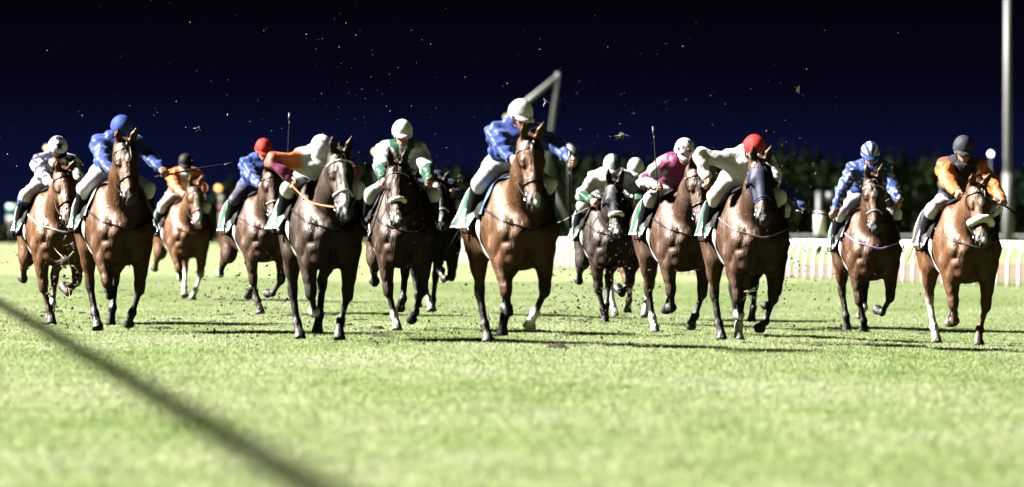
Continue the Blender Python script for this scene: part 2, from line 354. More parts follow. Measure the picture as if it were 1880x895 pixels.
for a, b in ((gi.outputs[0], mp_.inputs[0]), (mp_.outputs[0], ip.inputs['Points']), (ci.outputs[0], ip.inputs['Instance']), (rv.outputs[0], ip.inputs['Rotation']), (ip.outputs[0], go.inputs[0])): ng.links.new(a, b)
ng.links.new([o for o in ri.outputs if o.type == 'INT'][0], ip.inputs['Instance Index'])
gmod = grass.modifiers.new('scatter', 'NODES'); gmod.node_group = ng

# running rail on the right: rail, joints and goose-neck posts
WPVC = mat_plain('white_plastic', (.62, .61, .58), .45, .4, .08, 8)
GREY = mat_plain('grey_paint', (.10, .10, .10), .5, .4, .12, 3)
DARKM = mat_plain('dark_metal', (.02, .02, .022), .5, .4, .2, 5)
GREENP = mat_plain('green_panel', (.005, .075, .042), .5, .4, .1, 3)
REDP = mat_plain('red_paint', (.10, .015, .01), .5, .4, .1, 5)
DIMW = mat_plain('dim_lit_white', (.10, .098, .092), .6, .3, .15, 3)  # white darkened in its colour to stand for dim light far off
def rail_line(name, path, hgt, post_gap, thick, label, mat, neck=.22, group=None, singles=999):
    P = np.array(path); seg = np.linalg.norm(np.diff(P[:, :2], axis=0), axis=1); cum = np.r_[0, np.cumsum(seg)]; L = cum[-1]
    root = empty(name, P[0]); tag(root, label, 'fence', group); o = P[0]
    sm = np.array([[np.interp(t, cum, P[:, i]) for i in range(3)] for t in np.linspace(0, L, max(int(L/3), 2))])
    v, f_ = tube(sm+(0, 0, hgt)-o, thick, 10, False, ((0, 0, 1), 1.25)); obj('rail', mesh_np('rail', v, f_, mat), root)
    me = None; far = MB(); cnt = 0
    for t in np.arange(.3, L, post_gap):
        p = np.array([np.interp(t, cum, P[:, i]) for i in range(3)]); i = min(np.searchsorted(cum, t), len(P)-1); i = max(i, 1); dr = P[i]-P[i-1]; rz = math.atan2(dr[1], dr[0])
        v, f_ = tube(spline([(0, neck, 0), (0, neck, hgt*.45), (0, neck*.85, hgt*.82), (0, neck*.3, hgt*.99), (0, 0, hgt-.02)], 9), [.030]*4+[.028]*5, 8)
        if me is None: me = mesh_np('post', v, f_, mat)
        cnt += 1
        if cnt <= singles:
            q = obj('post', me, root); q.location = p-o; q.rotation_euler = (0, 0, rz)
        else:
            ca, sa = math.cos(rz), math.sin(rz); far.add(v @ np.array([[ca, sa, 0], [-sa, ca, 0], [0, 0, 1]])+p-o, f_)
    if far.n: tag(far.build('far_posts', mat, root), kind='stuff')
    return root
p0 = on_ground(2010, 535.2); p1 = on_ground(770, 485.2)
rail_line('running_rail', [p0, p1], .88, .95, .064, 'white plastic running rail on curved posts along the sand on the right', WPVC, .24)
far0 = [at(px, py, 1.15*FPX/(py-HY)) for px, py in ((-60, 443), (300, 444), (690, 446), (1100, 447), (1500, 448), (1960, 449))]
rail_line('outer_rail', [tuple(p) for p in far0], .78, 3.0, .06, 'pale far rail running across the background before the dark trees', DIMW, .2, singles=12)
# sand track beyond the rail
a0, a1 = np.array(p0), np.array(p1); dr = unit(a1-a0); nrm = np.array([-dr[1], dr[0], 0]); nrm = nrm if nrm[1] > 0 else -nrm
q = np.array([a0-dr*40+nrm*.5, a1+dr*0+nrm*.5, a1+nrm*160, a0-dr*40+nrm*160]); q[:, 2] = -.146
tag(obj('sand_track', mesh_np('sand_track', q, [(0, 1, 2, 3)], SAND)), 'tan sand track behind the white running rail', kind='structure')
# rail beside the camera: only its shadow falls into the picture
hh = 1.16; pth = []
for d in np.linspace(18, 130, 20):
    sx = 1.70-.112*d; t = hh/tosun.z; pth.append((sx+tosun.x*t, d+tosun.y*t, 0.0))
rail_line('running_rail', pth, hh, 2.6, .060, 'near running rail beside the camera, seen only as a dark shadow line', WPVC, .3)

# dark trees far behind (one blurred mass)
LEAF = mat_ground('night_foliage', ((.0035, .0065, .0025), (.0065, .011, .004), (.012, .016, .006)), .12, .9, .9, 0.0, .02)  # leaf colours darkened to stand in for floodlight falling off with distance
rg = np.random.default_rng(3); V = []; F = []
tops = [(-60, 415), (200, 410), (330, 385), (420, 330), (560, 318), (620, 290), (700, 268), (780, 296), (860, 284), (960, 300), (1080, 262), (1180, 290), (1280, 276), (1400, 262), (1480, 258), (1560, 286), (1660, 268), (1760, 292), (1830, 300), (1960, 296)]
nq = 0
for row in range(2):
    for px in np.arange(-60, 1960, 22):
        d = 575+row*28+rg.uniform(-8, 8); ty = np.interp(px, *zip(*tops))+rg.uniform(-6, 26)+row*3; sc = d/FPX; top = CAMZ-(ty-HY)*sc; x = (px-CX)*sc; w_ = rg.uniform(1.1, 1.9)
        nl = int(200+70*top)
        th = rg.random(nl)*6.283; hgt = rg.random(nl)**.8; rad = w_*(np.sin(np.clip(hgt*1.0+.08, 0, 1)*math.pi)**.55)*(.72+.35*rg.random(nl)); c = np.stack([x+rad*np.cos(th), d+rad*np.sin(th), -.15+hgt*(top+.15)], 1)
        e1 = rg.normal(size=(nl, 3)); e1 /= np.linalg.norm(e1, axis=1)[:, None]; e2 = np.cross(e1, rg.normal(size=(nl, 3))); e2 /= np.linalg.norm(e2, axis=1)[:, None]; sz = rg.uniform(.14, .32, nl)[:, None]
        V.append(np.stack([c-e1*sz-e2*sz*.5, c+e1*sz*.2-e2*sz*.7, c+e1*sz+e2*sz*.4, c-e1*sz*.3+e2*sz*.6], 1).reshape(-1, 3)); F.append(np.arange(nl*4).reshape(-1, 4)+nq); nq += nl*4
tag(obj('far_trees', mesh_np('far_trees', np.vstack(V), np.vstack(F), LEAF, smooth=False)), 'dark blurred belt of trees behind the course', 'trees', kind='stuff')

# ------------------------------------------------------------------ things in the background
def post(name, root, px, y0, y1, d, r, mat, r1=None, n=12):
    a, b = at(px, y0, d), at(px, y1, d); v, f_ = tube(np.array([a, .5*(a+b), b])-np.array(root.location), [r, (r+(r1 or r))/2, r1 or r], n); return obj(name, mesh_np(name, v, f_, mat), root)
def ground_y(d): return HY+1.15*FPX/d
d = 430; m = empty('light_mast', at(1853, ground_y(d), d)); tag(m, 'tall pale grey mast rising out of the picture at the right', 'mast')
post('pole', m, 1850, ground_y(d), -40, d, .29, GREY, .25, 16); post('base_sleeve', m, 1851, ground_y(d), 318, d, .43, GREY, .40, 16)
d = 420; fr = empty('white_frame', at(1065, ground_y(d), d)); tag(fr, 'tall white triangular metal frame leaning behind the leading jockey', 'frame')
for nm, a, b in (('upright', (1025, 134), (999, 336)), ('top_strut', (1027, 138), (930, 217)), ('lower_strut', (928, 212), (1000, 335)), ('brace', (1003, 330), (1068, 452)), ('brace', (1000, 335), (1012, 452))):
    A_, B_ = at(*a, d), at(*b, d); v, f_ = tube(np.array([A_, .5*(A_+B_), B_])-np.array(fr.location), .18, 12); obj(nm, mesh_np(nm, v, f_, mat_plain('frame_white', (.14, .14, .137), .5, .4, .1, 2)), fr)
d = 500; sg_ = empty('track_sign', at(40, ground_y(d), d)); tag(sg_, 'small green and white board at the far left edge', 'sign')
for nm, x0, y0, x1, y1, mt in (('green_panel', 12, 375, 58, 396, GREENP), ('white_panel', 12, 396.6, 58, 413, DIMW)):
    a, b = at(x0, y0, d), at(x1, y1, d); v, f_ = boxq(.5*(a+b)-sg_.location, b.x-a.x, .12, a.z-b.z); obj(nm, mesh_np(nm, v, f_, mt, smooth=False), sg_)
for px in (20, 50): post('leg', sg_, px, ground_y(d), 412, d, .09, DARKM)
d = 300; k = empty('marker_post', at(1506, ground_y(d), d)); tag(k, 'dark marker post with a white sleeve behind the running rail', 'post')
post('pole', k, 1506, ground_y(d), 352, d, .24, DARKM); post('sleeve', k, 1505, 432, 390, d, .27, WPVC); a = at(1527, 364, d); v, f_ = boxq(a-k.location, .55, .4, .6); obj('box', mesh_np('box', v, f_, DARKM, smooth=False), k)
d = 420; k = empty('marker_post', at(408, ground_y(d), d)); tag(k, 'slim red and white marker post beyond the grass on the left', 'post')
for y0, y1, mt, nm in ((ground_y(d), 418, REDP, 'red_band'), (418, 392, DIMW, 'white_band'), (392, 376, REDP, 'red_band'), (376, 359, DIMW, 'white_band')): post(nm, k, 408, y0, y1, d, .22, mt)
def lamp(px, py, d, r, col, st, label):
    a = at(px, py, d); g_ = at(px, ground_y(d), d); k = empty('lamp_post', g_); tag(k, label, 'lamp', 'distant lit lamps')
    v, f_ = tube(np.array([(0, 0, 0), (0, .25, (a.z-g_.z)*.6), (0, .25, a.z-g_.z)]), .05, 8); obj('pole', mesh_np('pole', v, f_, DARKM), k)
    v, f_ = ballq((0, 0, a.z-g_.z), r, r, r*.9, 16, 10); obj('globe', mesh_np('globe', v, f_, mat_plain('lamp_glow_%d' % px, col, .5, .3, .02, 3, emit=st)), k)
    v, f_ = tube([(0, .25, a.z-g_.z+r*1.05), (0, 0, a.z-g_.z+r*.95)], [.06, .1], 8); obj('hood', mesh_np('hood', v, f_, DARKM), k)
lamp(373, 345, 520, .27, (1, .34, .06), .45, 'left of two small orange lamps beside the chestnut horse')
lamp(401, 346, 520, .27, (1, .42, .10), .45, 'right of two small orange lamps beside the chestnut horse')
lamp(86, 272, 520, .20, (1, .70, .35), .4, 'warm lamp behind the jockey with the starred navy and white cap')
lamp(690, 279, 520, .26, (1, .75, .45), .35, 'warm lamp glowing behind the elbow of the green cuffed jockey')
lamp(1819, 283, 430, .17, (1, 1, .92), 1.2, 'bright white lamp beside the tall grey mast')
lamp(1045, 275, 415, .30, (.6, .6, .55), .05, 'dim round lamp by the white triangular frame')

# ------------------------------------------------------------------ the race horse
FORE = {'down': (10, -4, 20), 'hang': (12, -12, -42), 'land': (20, 14, 50), 'reach': (40, 34, 48), 'curl': (26, -42, -98), 'fold': (34, -58, -110), 'half': (16, -46, -86), 'lift': (44, -20, -70), 'push': (-20, -30, -2), 'tuck': (22, -84, -130)}
HIND = {'down': (32, -30, 4, 30), 'under': (56, -8, 26, 40), 'push': (8, -54, -34, -8), 'fold': (46, -52, 22, -50), 'trail': (2, -72, -62, -92), 'mid': (40, -40, 12, -10)}
WHITE_HAIR = (.33, .31, .29)
GREEN, WHITE, BLACK = (.003, .048, .022), (.33, .325, .325), (.004, .004, .005)
def direc(a): return np.array([math.sin(R(a)), 0, -math.cos(R(a))])
def star_mask(q1, q2, r):
    th = np.arctan2(q1, q2) % (2*math.pi/5); th = np.minimum(th, 2*math.pi/5-th); ri = .5*r
    return np.hypot(q1, q2) < r*ri*math.sin(R(36))/(r*np.sin(th)+ri*np.sin(np.maximum(R(36)-th, 0))+1e-9)

def build_horse(h):
    s = Sdf(); Y = (0, 1, 0); info = {}
    c = s.cap
    # trunk
    c((.30, 0, 1.180), (-.26, 0, 1.215), .390, .325, .05, 'trunk', Y, .80)
    c((.02, 0, 1.20), (-.30, 0, 1.22), .325, .285, .06, 'trunk', Y, 1.0)
    c((.46, 0, 1.505), (.08, 0, 1.455), .085, .10, .12, 'trunk', Y, .8)
    c((-.10, 0, 1.40), (-.55, 0, 1.41), .16, .185, .12, 'trunk', Y, 1.15)
    c((-.50, 0, 1.40), (-.82, 0, 1.31), .17, .10, .08, 'trunk', Y, .9)
    c((.60, 0, 1.15), (.50, 0, 1.00), .225, .20, .06, 'trunk', Y, .95)
    for sg in (-1, 1):
        c((.34, sg*.150, 1.43), (.62, sg*.185, 1.15), .145, .135, .035, 'trunk', Y, .60)     # shoulder blade
        c((.44, sg*.185, 1.36), (.63, sg*.215, 1.16), .075, .070, .03, 'trunk', Y, .6)       # ridge of the shoulder
        c((.68, sg*.185, 1.13), (.48, sg*.185, 1.00), .105, .118, .028, 'trunk', Y, .8)      # upper arm
        c((.42, sg*.20, 1.12), (.36, sg*.19, .98), .10, .10, .03, 'trunk', Y, .7)            # triceps
        c((.725, sg*.098, 1.11), (.680, sg*.105, .925), .105, .095, .014, 'trunk')           # breast muscle
        c((.70, sg*.16, 1.00), (.58, sg*.155, .87), .075, .080, .016, 'trunk')                # lower breast muscle
        c((-.44, sg*.14, 1.37), (-.68, sg*.14, 1.27), .175, .165, .045, 'trunk', Y, .85)
        c((-.42, sg*.19, 1.44), (-.42, sg*.19, 1.44), .055, None, .05, 'trunk')     # croup
        c((-.73, sg*.125, 1.22), (-.66, sg*.13, 1.02), .145, .115, .035, 'trunk', Y, .75)     # buttock
    # legs
    hoofs = {}
    for nm, sg in (('R', -1), ('L', 1)):
        a1, a2, a3 = FORE[h['f'+nm]] if isinstance(h['f'+nm], str) else h['f'+nm]
        E = np.array([.44, sg*.190, .945]); K = E+.365*direc(a1); K[1] = sg*.165; Fk = K+.245*direc(a2); Fk[1] = sg*.105
        Pk = Fk+.105*direc(a3); Hk = Pk+.075*direc(a3-6); Hk[1] = Pk[1] = sg*.085
        fw = np.array([math.cos(R(a1)), 0, math.sin(R(a1))])
        c(E+(.03, 0, .05), K, .118, .050, .04, 'trunk', Y, .86)
        c(E+.03*direc(a1)-.035*fw+(0, sg*.02, 0), E+.22*direc(a1)-.01*fw, .066, .048, .02, 'trunk', Y, .85)
        c(E+.05*fw, E+.23*direc(a1)+.030*fw, .085, .052, .022, 'trunk', Y, .85)
        c(K-.035*direc(a1), K+.03*direc(a2), .056, .049, .018, 'knee', Y, .98)
        f2 = np.array([math.cos(R(a2)), 0, math.sin(R(a2))])
        c(K+.012*f2, Fk, .034, .031, .02, 'cannon'+nm+'f', Y, .85)
        c(K-.022*f2+.06*direc(a2), Fk-.02*f2, .022, .022, .015, 'cannon'+nm+'f', Y, .8)
        c(Fk, Fk-.014*f2, .043, .040, .02, 'sock'+nm+'f', Y, .88)
        c(Fk, Pk, .035, .038, .02, 'sock'+nm+'f')
        c(Pk+.01*direc(a3), Hk, .044, .062, .008, 'hoof'+nm+'f')
        c(Hk+.06*direc(a3), Hk+.075*direc(a3), .085, .085, .008, 'x', op=-1)
        hoofs['f'+nm] = Hk+.012*direc(a3)
        b1, b2, b3, b4 = HIND[h['h'+nm]] if isinstance(h['h'+nm], str) else h['h'+nm]
        Hp = np.array([-.60, sg*.135, 1.25]); St = Hp+.34*direc(b1); St[1] = sg*.165; Ho = St+.385*direc(b2); Ho[1] = sg*.135
        Ff = Ho+.32*direc(b3); Ff[1] = sg*.100; Pp = Ff+.105*direc(b4); Hf = Pp+.075*direc(b4-6); Pp[1] = Hf[1] = sg*.085
        bk = -np.array([math.cos(R(b3)), 0, math.sin(R(b3))])
        c(Hp, St, .205, .125, .06, 'trunk', Y, .66)
        c(Hp+(-.10, 0, -.12), St+.16*direc(b2)+.045*bk, .15, .085, .05, 'trunk', Y, .68)
        c(St, Ho, .115, .050, .05, 'trunk', Y, .72)
        c(St+.10*direc(b2)+.05*bk, Ho+.05*bk-.06*direc(b3), .06, .022, .03, 'trunk', Y, .7)
        c(Ho+.045*bk-.055*direc(b3), Ho+.035*bk+.05*direc(b3), .029, .03, .03, 'hock', Y, .85)
        c(Ho, Ho+.06*direc(b3), .052, .044, .03, 'hock', Y, .85)
        c(Ho+.03*direc(b3), Ff, .040, .034, .02, 'cannon'+nm+'h', Y, .85)
        c(Ho+.09*direc(b3)+.022*bk, Ff+.02*bk, .022, .023, .015, 'cannon'+nm+'h', Y, .8)
        c(Ff, Ff+.014*bk, .045, .042, .02, 'sock'+nm+'h', Y, .88)
        c(Ff, Pp, .036, .039, .02, 'sock'+nm+'h')
        c(Pp+.01*direc(b4), Hf, .044, .060, .008, 'hoof'+nm+'h')
        c(Hf+.06*direc(b4), Hf+.075*direc(b4), .085, .085, .008, 'x', op=-1)
        hoofs['h'+nm] = Hf+.012*direc(b4)
    # neck and head
    na, hp, hyaw, nyaw = R(h.get('neck', 38)+4), R(h.get('head', 52)), R(h.get('hyaw', 0)+9), R(h.get('nyaw', -6))
    B = np.array([.52, 0, 1.29]); nd = np.array([math.cos(na)*math.cos(nyaw), math.cos(na)*math.sin(nyaw), math.sin(na)])
    P = B+.80*nd; up = np.array([-math.sin(na)*math.cos(nyaw), -math.sin(na)*math.sin(nyaw), math.cos(na)])
    yw = nyaw+hyaw; hd = np.array([math.cos(hp)*math.cos(yw), math.cos(hp)*math.sin(yw), -math.sin(hp)])
    sd = np.array([-math.sin(yw), math.cos(yw), 0]); nn = np.cross(hd, sd); nn = nn if nn[2] > 0 else -nn
    M = B+.43*nd-.02*up; G = h.get('hs', 1.15)
    c(B+(-.02, 0, 0), M, .235, .170, .07, 'neck', Y, .74)
    c(M, P-.05*nd-.05*up, .170, .128, .06, 'neck', Y, .74)
    c((.40, 0, 1.50), B+.42*nd+.12*up, .10, .065, .10, 'neck', Y, .7)
    c(B+.42*nd+.12*up, P-.05*nd+.03*up, .065, .075, .06, 'neck', Y, .8)
    for sg in (-1, 1):   # long neck muscle and jugular groove
        c(B+(.02, sg*.09, -.03), M+(0, sg*.06, -.035), .10, .06, .03, 'neck', Y, .7)
        c(M+(0, sg*.06, -.035), P+.08*hd-.12*nn+sg*.045*sd, .06, .04, .03, 'neck', Y, .7)
    ch = lambda a, b, ra, rb=None, k=.04, t='head', side=None, lat=1.0, op=1: c(a, b, ra*G, None if rb is None else rb*G, k, t, side, lat, op)
    H = lambda t, n_=0., s_=0.: P+G*(t*hd+n_*nn+s_*sd)
    ch(H(.03, -.015), H(.12, -.01), .088, .094, .04, 'head', sd, .92)
    ch(H(.12, .005), H(.40, -.005), .088, .056, .05, 'head', sd, .86)
    ch(H(.18, .052), H(.44, .036), .034, .026, .03, 'nose', sd, 1.15)
    ch(H(.15, -.115), H(.46, -.065), .060, .036, .03, 'head', sd, .75)
    ch(H(.42, -.015), H(.51, -.012), .054, .054, .03, 'muzzle', sd, 1.0)
    ch(H(.47, -.062), H(.52, -.058), .033, .030, .012, 'lip', sd, 1.1)
    ch(H(.475, -.092), H(.475, -.092), .024, None, .02, 'lip')
    for sg in (-1, 1):
        ch(H(.13, -.075, sg*.052), H(.19, -.085, sg*.046), .078, .070, .025, 'head', sd, .5)     # jowl
        ch(H(.17, .038, sg*.066), H(.205, .03, sg*.066), .030, .026, .02, 'head')               # eye ridge
        ch(H(.24, .0, sg*.058), H(.40, -.018, sg*.045), .022, .014, .02, 'head')                # cheek crest
        ch(H(.475, .012, sg*.040), H(.53, -.005, sg*.040), .026, .029, .015, 'muzzle')          # nostril wing
        ch(H(.532, .006, sg*.056), H(.55, -.016, sg*.050), .019, .017, .006, 'x', op=-1)
        ch(H(.196, .012, sg*.083), H(.196, .012, sg*.083), .017, None, .01, 'x', op=-1)
        eb = H(.0, .055, sg*.052); et = eb+G*(.125*nn-h.get('earback', .03+.09*((h['i']*.37) % 1))*hd+sg*.022*sd)
        ch(eb, .5*(eb+et), .030, .030, .02, 'ear', hd, .7); ch(.5*(eb+et), et, .030, .007, .01, 'ear', hd, .6)
        ch(eb+.025*hd+.045*nn, .4*eb+.6*et+.028*hd, .016, .010, .008, 'x', op=-1)
    dz = h.get('lift', .0)-min(v[2] for v in hoofs.values()); dz = max(dz, -.34)
    s.shift(dz); Z = np.array([0, 0, dz]); P = P+Z; B = B+Z; M = M+Z
    H = lambda t, n_=0., s_=0.: P+G*(t*hd+n_*nn+s_*sd)
    # colours
    coat, point = np.array((.48, .48, .40))*np.array(h['coat']), .5*np.array(h.get('point', (.010, .008, .008))); dark = .35*coat+.65*point
    white = h.get('white', '')
    def cm(t):
        if t in ('trunk', 'neck', 'head', 'nose', 'ear'): return coat
        if t in ('knee', 'hock'): return dark
        if t.startswith('cannon'): return WHITE_HAIR if t[6:]+'!' in white else point
        if t.startswith('sock'): return WHITE_HAIR if t[4:] in white else point
        if t.startswith('hoof'): return np.array((.09, .075, .06)) if t[4:] in white else np.array((.010, .009, .008))
        if t == 'muzzle': return h.get('muzzle', .45*dark+.022)
        if t == 'lip': return np.array((.055, .047, .042))
        return coat
    V, F = s.mesh(h.get('vox', .0125))
    col = s.colour(V, cm)
    rel = V-P; tt = rel @ hd/G; ns = rel @ nn/G; ss = rel @ sd/G; onhead = (tt > .05) & (tt < .56) & (ns > -.03) & (np.abs(ss) < .14)
    mk = h.get('mark', '')
    w = np.zeros(len(V))
    if 'star' in mk: w = np.maximum(w, np.clip((1-np.hypot((tt-.17)/.045, ss/.028))*4, 0, 1))
    if 'blaze' in mk: w = np.maximum(w, np.clip((.026+.012*np.sin(tt*21)-np.abs(ss+.006*np.sin(tt*15)))/.008, 0, 1)*(tt > .11))
    if 'snip' in mk: w = np.maximum(w, np.clip((1-np.hypot((tt-.49)/.06, ss/.03))*4, 0, 1))
    w = w*onhead*(ns > .01); col = col*(1-w[:, None])+np.array(WHITE_HAIR)*w[:, None]
    deep = sum(np.exp(-((V-H(.54, -.005, sg*.053))**2).sum(1)/(.018*G)**2) for sg in (-1, 1))   # colour darkened in and around the nostril hollows
    col = col*(1-.9*np.clip(deep*1.4, 0, 1))[:, None]
    root = empty('race_horse', h['loc'], h['rz']); root.scale = (h.get('sc', 1.0), h.get('sc', 1.0)*1.03, h.get('sc', 1.0))
    tag(root, h['label'], 'horse', 'horses racing on the turf')
    obj('body', mesh_np('body', V, F, COAT, np.clip(col, 0, 1)), root)
    # eyes
    for sg in (-1, 1):
        v, f = ballq(H(.197, .010, sg*.076), .024, .024, .024, 14, 8); obj('eye', mesh_np('eye', v, f, EYE), root)
    # mane, forelock, tail
    rg = np.random.default_rng(h['i']+11); hair = .5*np.array(h.get('hair', point*1.5))
    def strands(name, roots, tips, mids, wd, cvar=.4):
        mb = MB()
        for r0, t0, m0 in zip(roots, tips, mids):
            pts = spline([r0, m0, t0], 6); T = unit(t0-r0); sdv = np.cross(T, rg.normal(size=3)); sdv = unit(sdv); ww = wd*np.linspace(1, .15, 6)**.7
            v = np.concatenate([pts-sdv*ww[:, None], pts+sdv*ww[:, None]]); f = [(i, i+1, i+7, i+6) for i in range(5)]
            mb.add(v, f, np.clip(hair*(1+cvar*rg.normal()), .002, 1))
        return mb.build(name, HAIR, root)
    n = 260; u = rg.random(n); crest = [(.40, 1.585), (.62, 1.60)]
    O = np.array([B+t*.80*nd+.02*up for t in (u*1.06-.06)]); hit = march(s, O, np.tile(unit(up), (n, 1)), ('neck', 'trunk', 'head'), .4)
    side_m = h.get('mane', 1); roots = hit-up*.012+np.c_[np.zeros(n), rg.normal(0, .010, n), np.zeros(n)]
    ln = .10+.09*rg.random(n)
    tips = roots+ln[:, None]*(np.array([-.75, side_m*.55, .10])+rg.normal(0, .28, (n, 3))); mids = roots+.45*ln[:, None]*(np.array([-.45, side_m*.25, .55])+rg.normal(0, .15, (n, 3)))
    strands('mane', roots, tips, mids, .008)
    n = 36; r0 = np.array([H(.0+.03*a, .075, (b-.5)*.06) for a, b in rg.random((n, 2))]); g = rg.random(n)[:, None]
    t0 = r0+(.06+.08*g)*(hd*.9+rg.normal(0, .35, (n, 3)))+nn*.012; strands('forelock', r0, t0, .5*(r0+t0)+.03*nn, .007)
    n = 120; r0 = np.array([-.90, 0, 1.37])+Z+rg.normal(0, .018, (n, 3)); g = rg.random(n)[:, None]
    t0 = r0+(.40+.35*g)*(np.array([-.85, .05, -.45])+rg.normal(0, .10, (n, 3))); m0 = r0+.4*(t0-r0)+np.array([-.04, 0, .10]); strands('tail', r0, t0, m0, .012)
    # ---- tack
    lc = np.array(h.get('tack', (.010, .006, .004))); brow = .6*np.array(h.get('brow', lc)); nose = .6*np.array(h.get('noseband', lc))
    br = empty('bridle'); br.parent = root
    def loop(t, ph0, ph1, n_=28, off=.004, ncen=-.03, tilt=0.):
        ph = np.linspace(R(ph0), R(ph1), n_); Dn = np.cos(ph)[:, None]*sd+np.sin(ph)[:, None]*nn; O = np.tile(H(t, ncen), (n_, 1))+tilt*np.maximum(np.sin(ph), 0)[:, None]*hd
        return march(s, O, Dn, ('head', 'nose', 'muzzle', 'lip'), .3)+Dn*off
    def band(name, pts, wd, colr, closed=False, axis=None, mat=LEATHER):
        v, f = tube(pts, wd, 6, closed, (axis, .32) if axis is not None else None); return obj(name, mesh_np(name, v, f, mat, np.tile(colr, (len(v), 1))), br)
    if h.get('fleece'):
        fr_ = h['fleece']; pts = loop(.335, *((-20, 200) if fr_ > .035 else (35, 150)), 26, .5*fr_, -.03); rr = fr_*(1+.1*np.sin(np.arange(26)*1.9))*np.clip(np.sin(np.linspace(.25, math.pi-.25, 26))*1.6, .3, 1); v, f = tube(pts, rr, 12); obj('sheepskin_noseband', mesh_np('sheepskin_noseband', v, f, FLEECE), br)
    else: band('noseband', loop(.345, -90, 270, 40)[:-1], h.get('nbw', .011), nose, True)
    if not h.get('hood'): band('browband', loop(.095, -5, 185, 26, .005, 0.0), h.get('bbw', .009), brow)
    bit = {}
    for sg in (-1, 1):
        q = march(s, [H(.43, -.045)], [sg*sd], ('head', 'nose', 'muzzle', 'lip'), .3)[0]+sg*.012*sd; bit[sg] = q
        ck = march(s, [H(t, -.035+.02*(t < .1)) for t in np.linspace(.05, .40, 9)], np.tile(sg*sd, (9, 1)), ('head', 'nose', 'muzzle', 'lip'), .3)+sg*.005*sd
        band('cheek_strap', np.vstack([ck, q]), .0085, lc)
        a = np.linspace(0, 2*math.pi, 18, endpoint=False); v, f = tube(q+.036*(np.cos(a)[:, None]*hd+np.sin(a)[:, None]*nn), .0055, 6, True); obj('bit_ring', mesh_np('bit_ring', v, f, STEEL), br)
    if h.get('hood'):   # blinker hood: cloth mask over the upper head with eye cups
        hc = np.array(h['hood']); tt_ = np.linspace(.02, h.get('hoodlen', .33), 22); ph = np.linspace(R(-62), R(242), 34); O = []; Dn = []
        for t in tt_:
            for p in ph: O.append(H(t, -.03)); Dn.append(math.cos(p)*sd+math.sin(p)*nn)
        Dn = np.array(Dn); pts = march(s, O, Dn, ('head', 'nose', 'muzzle', 'lip'), .2)+Dn*.007; f = [(i*34+j, i*34+j+1, (i+1)*34+j+1, (i+1)*34+j) for i in range(21) for j in range(33)]
        hv = obj('hood', mesh_np('hood', pts, f, CLOTHM, np.tile(hc, (len(pts), 1))), br)
        for sg in (-1, 1):
            ce = H(.205, .012, sg*.088); a = np.linspace(R(-100), R(100), 15); mb = MB()
            rim = [ce+.045*(math.cos(x)*(-hd)+math.sin(x)*nn)+sg*.0*sd for x in a]; out = [p+sg*.042*sd+.020*hd for p in rim]
            mb.add(rim+out, [(i, i+1, i+16, i+15) for i in range(14)], hc); v, f = tube(out, .006, 6); mb.add(v, f, np.array(h.get('cuprim', (.05, .05, .06))))
            mb.build('eye_cup', CLOTHM, hv)
    # saddle cloth, girth, breastplate
    def drape(x0, x1, a0, a1, nx, na_, off, flare=0.0, side_=0):
        xs = np.linspace(x0, x1, nx); an = np.linspace(R(a0), R(a1), na_); O = []; Dn = []
        for a in an:
            for x in xs: O.append((x+side_*0, 0, 1.22+dz)); Dn.append((0, math.sin(a), math.cos(a)))
        Dn = np.array(Dn); pts = march(s, O, Dn, ('trunk',), .7)+Dn*off
        AA = np.repeat(an, nx); XX = np.tile(xs, na_); low = np.clip((np.abs(AA)-R(50))/R(50), 0, 1)
        pts += Dn*(flare*low**1.5*(.5+.5*np.clip((x1-XX)/(x1-x0), 0, 1))*(1+.5*np.sin(XX*23+AA*5)))[:, None]; pts[:, 0] -= .04*low*flare/.1
        pts += Dn*(.006*np.sin(XX*31+AA*9))[:, None]
        f = [(j*nx+i, j*nx+i+1, (j+1)*nx+i+1, (j+1)*nx+i) for j in range(na_-1) for i in range(nx-1)]
        return pts, np.array(f), XX, AA
    base = np.array(h.get('cloth', GREEN)); bord = np.array(h.get('cloth2', WHITE))
    x0, x1, a1 = -.42, .18, 97
    pts, f, XX, AA = drape(x0, x1, -a1, a1, 46, 120, .020, h.get('flare', .06))
    uu = (XX-x0)/(x1-x0); vv = np.abs(AA)/R(a1)
    edge = (uu < .035) | (uu > .965) | (vv > .972)
    dia = (np.abs(uu-.60)*1.0+np.abs(vv-.74)*.62) ; pat = ((dia > .14) & (dia < .19))
    colc = np.where((edge | pat)[:, None], bord, base)
    sc_ = obj('saddle_cloth', mesh_np('saddle_cloth', pts, f, CLOTHM, colc), root)
    if h.get('pad') is not None:
        pts, f, XX, AA = drape(-.02, .36, -78, 78, 24, 60, .026, .03); obj('saddle_pad', mesh_np('saddle_pad', pts, f, CLOTHM, np.tile(np.array(h['pad']), (len(pts), 1))), root)
    pts, f, XX, AA = drape(-.16, .22, -46, 46, 18, 30, .036, 0); k_ = np.clip(1-np.abs(AA)/R(46), 0, 1)
    pts[:, 2] += .03*np.clip((-XX-.02)/.14, 0, 1)*(k_ > .3)+.012
    obj('saddle', mesh_np('saddle', pts, f, LEATHER, np.tile((.012, .010, .009), (len(pts), 1))), root)
    for sg in (-1, 1):
        pts, f, XX, AA = drape(.06, .30, sg*34, sg*84, 12, 20, .032, .02); obj('saddle_flap', mesh_np('saddle_flap', pts, f, LEATHER, np.tile((.010, .009, .008), (len(pts), 1))), root)
    pts, f, XX, AA = drape(.16, .235, 40, 320, 4, 60, .012, 0); obj('girth', mesh_np('girth', pts, f, LEATHER, np.tile(np.array(h.get('girth', (.30, .30, .30))), (len(pts), 1))), root)
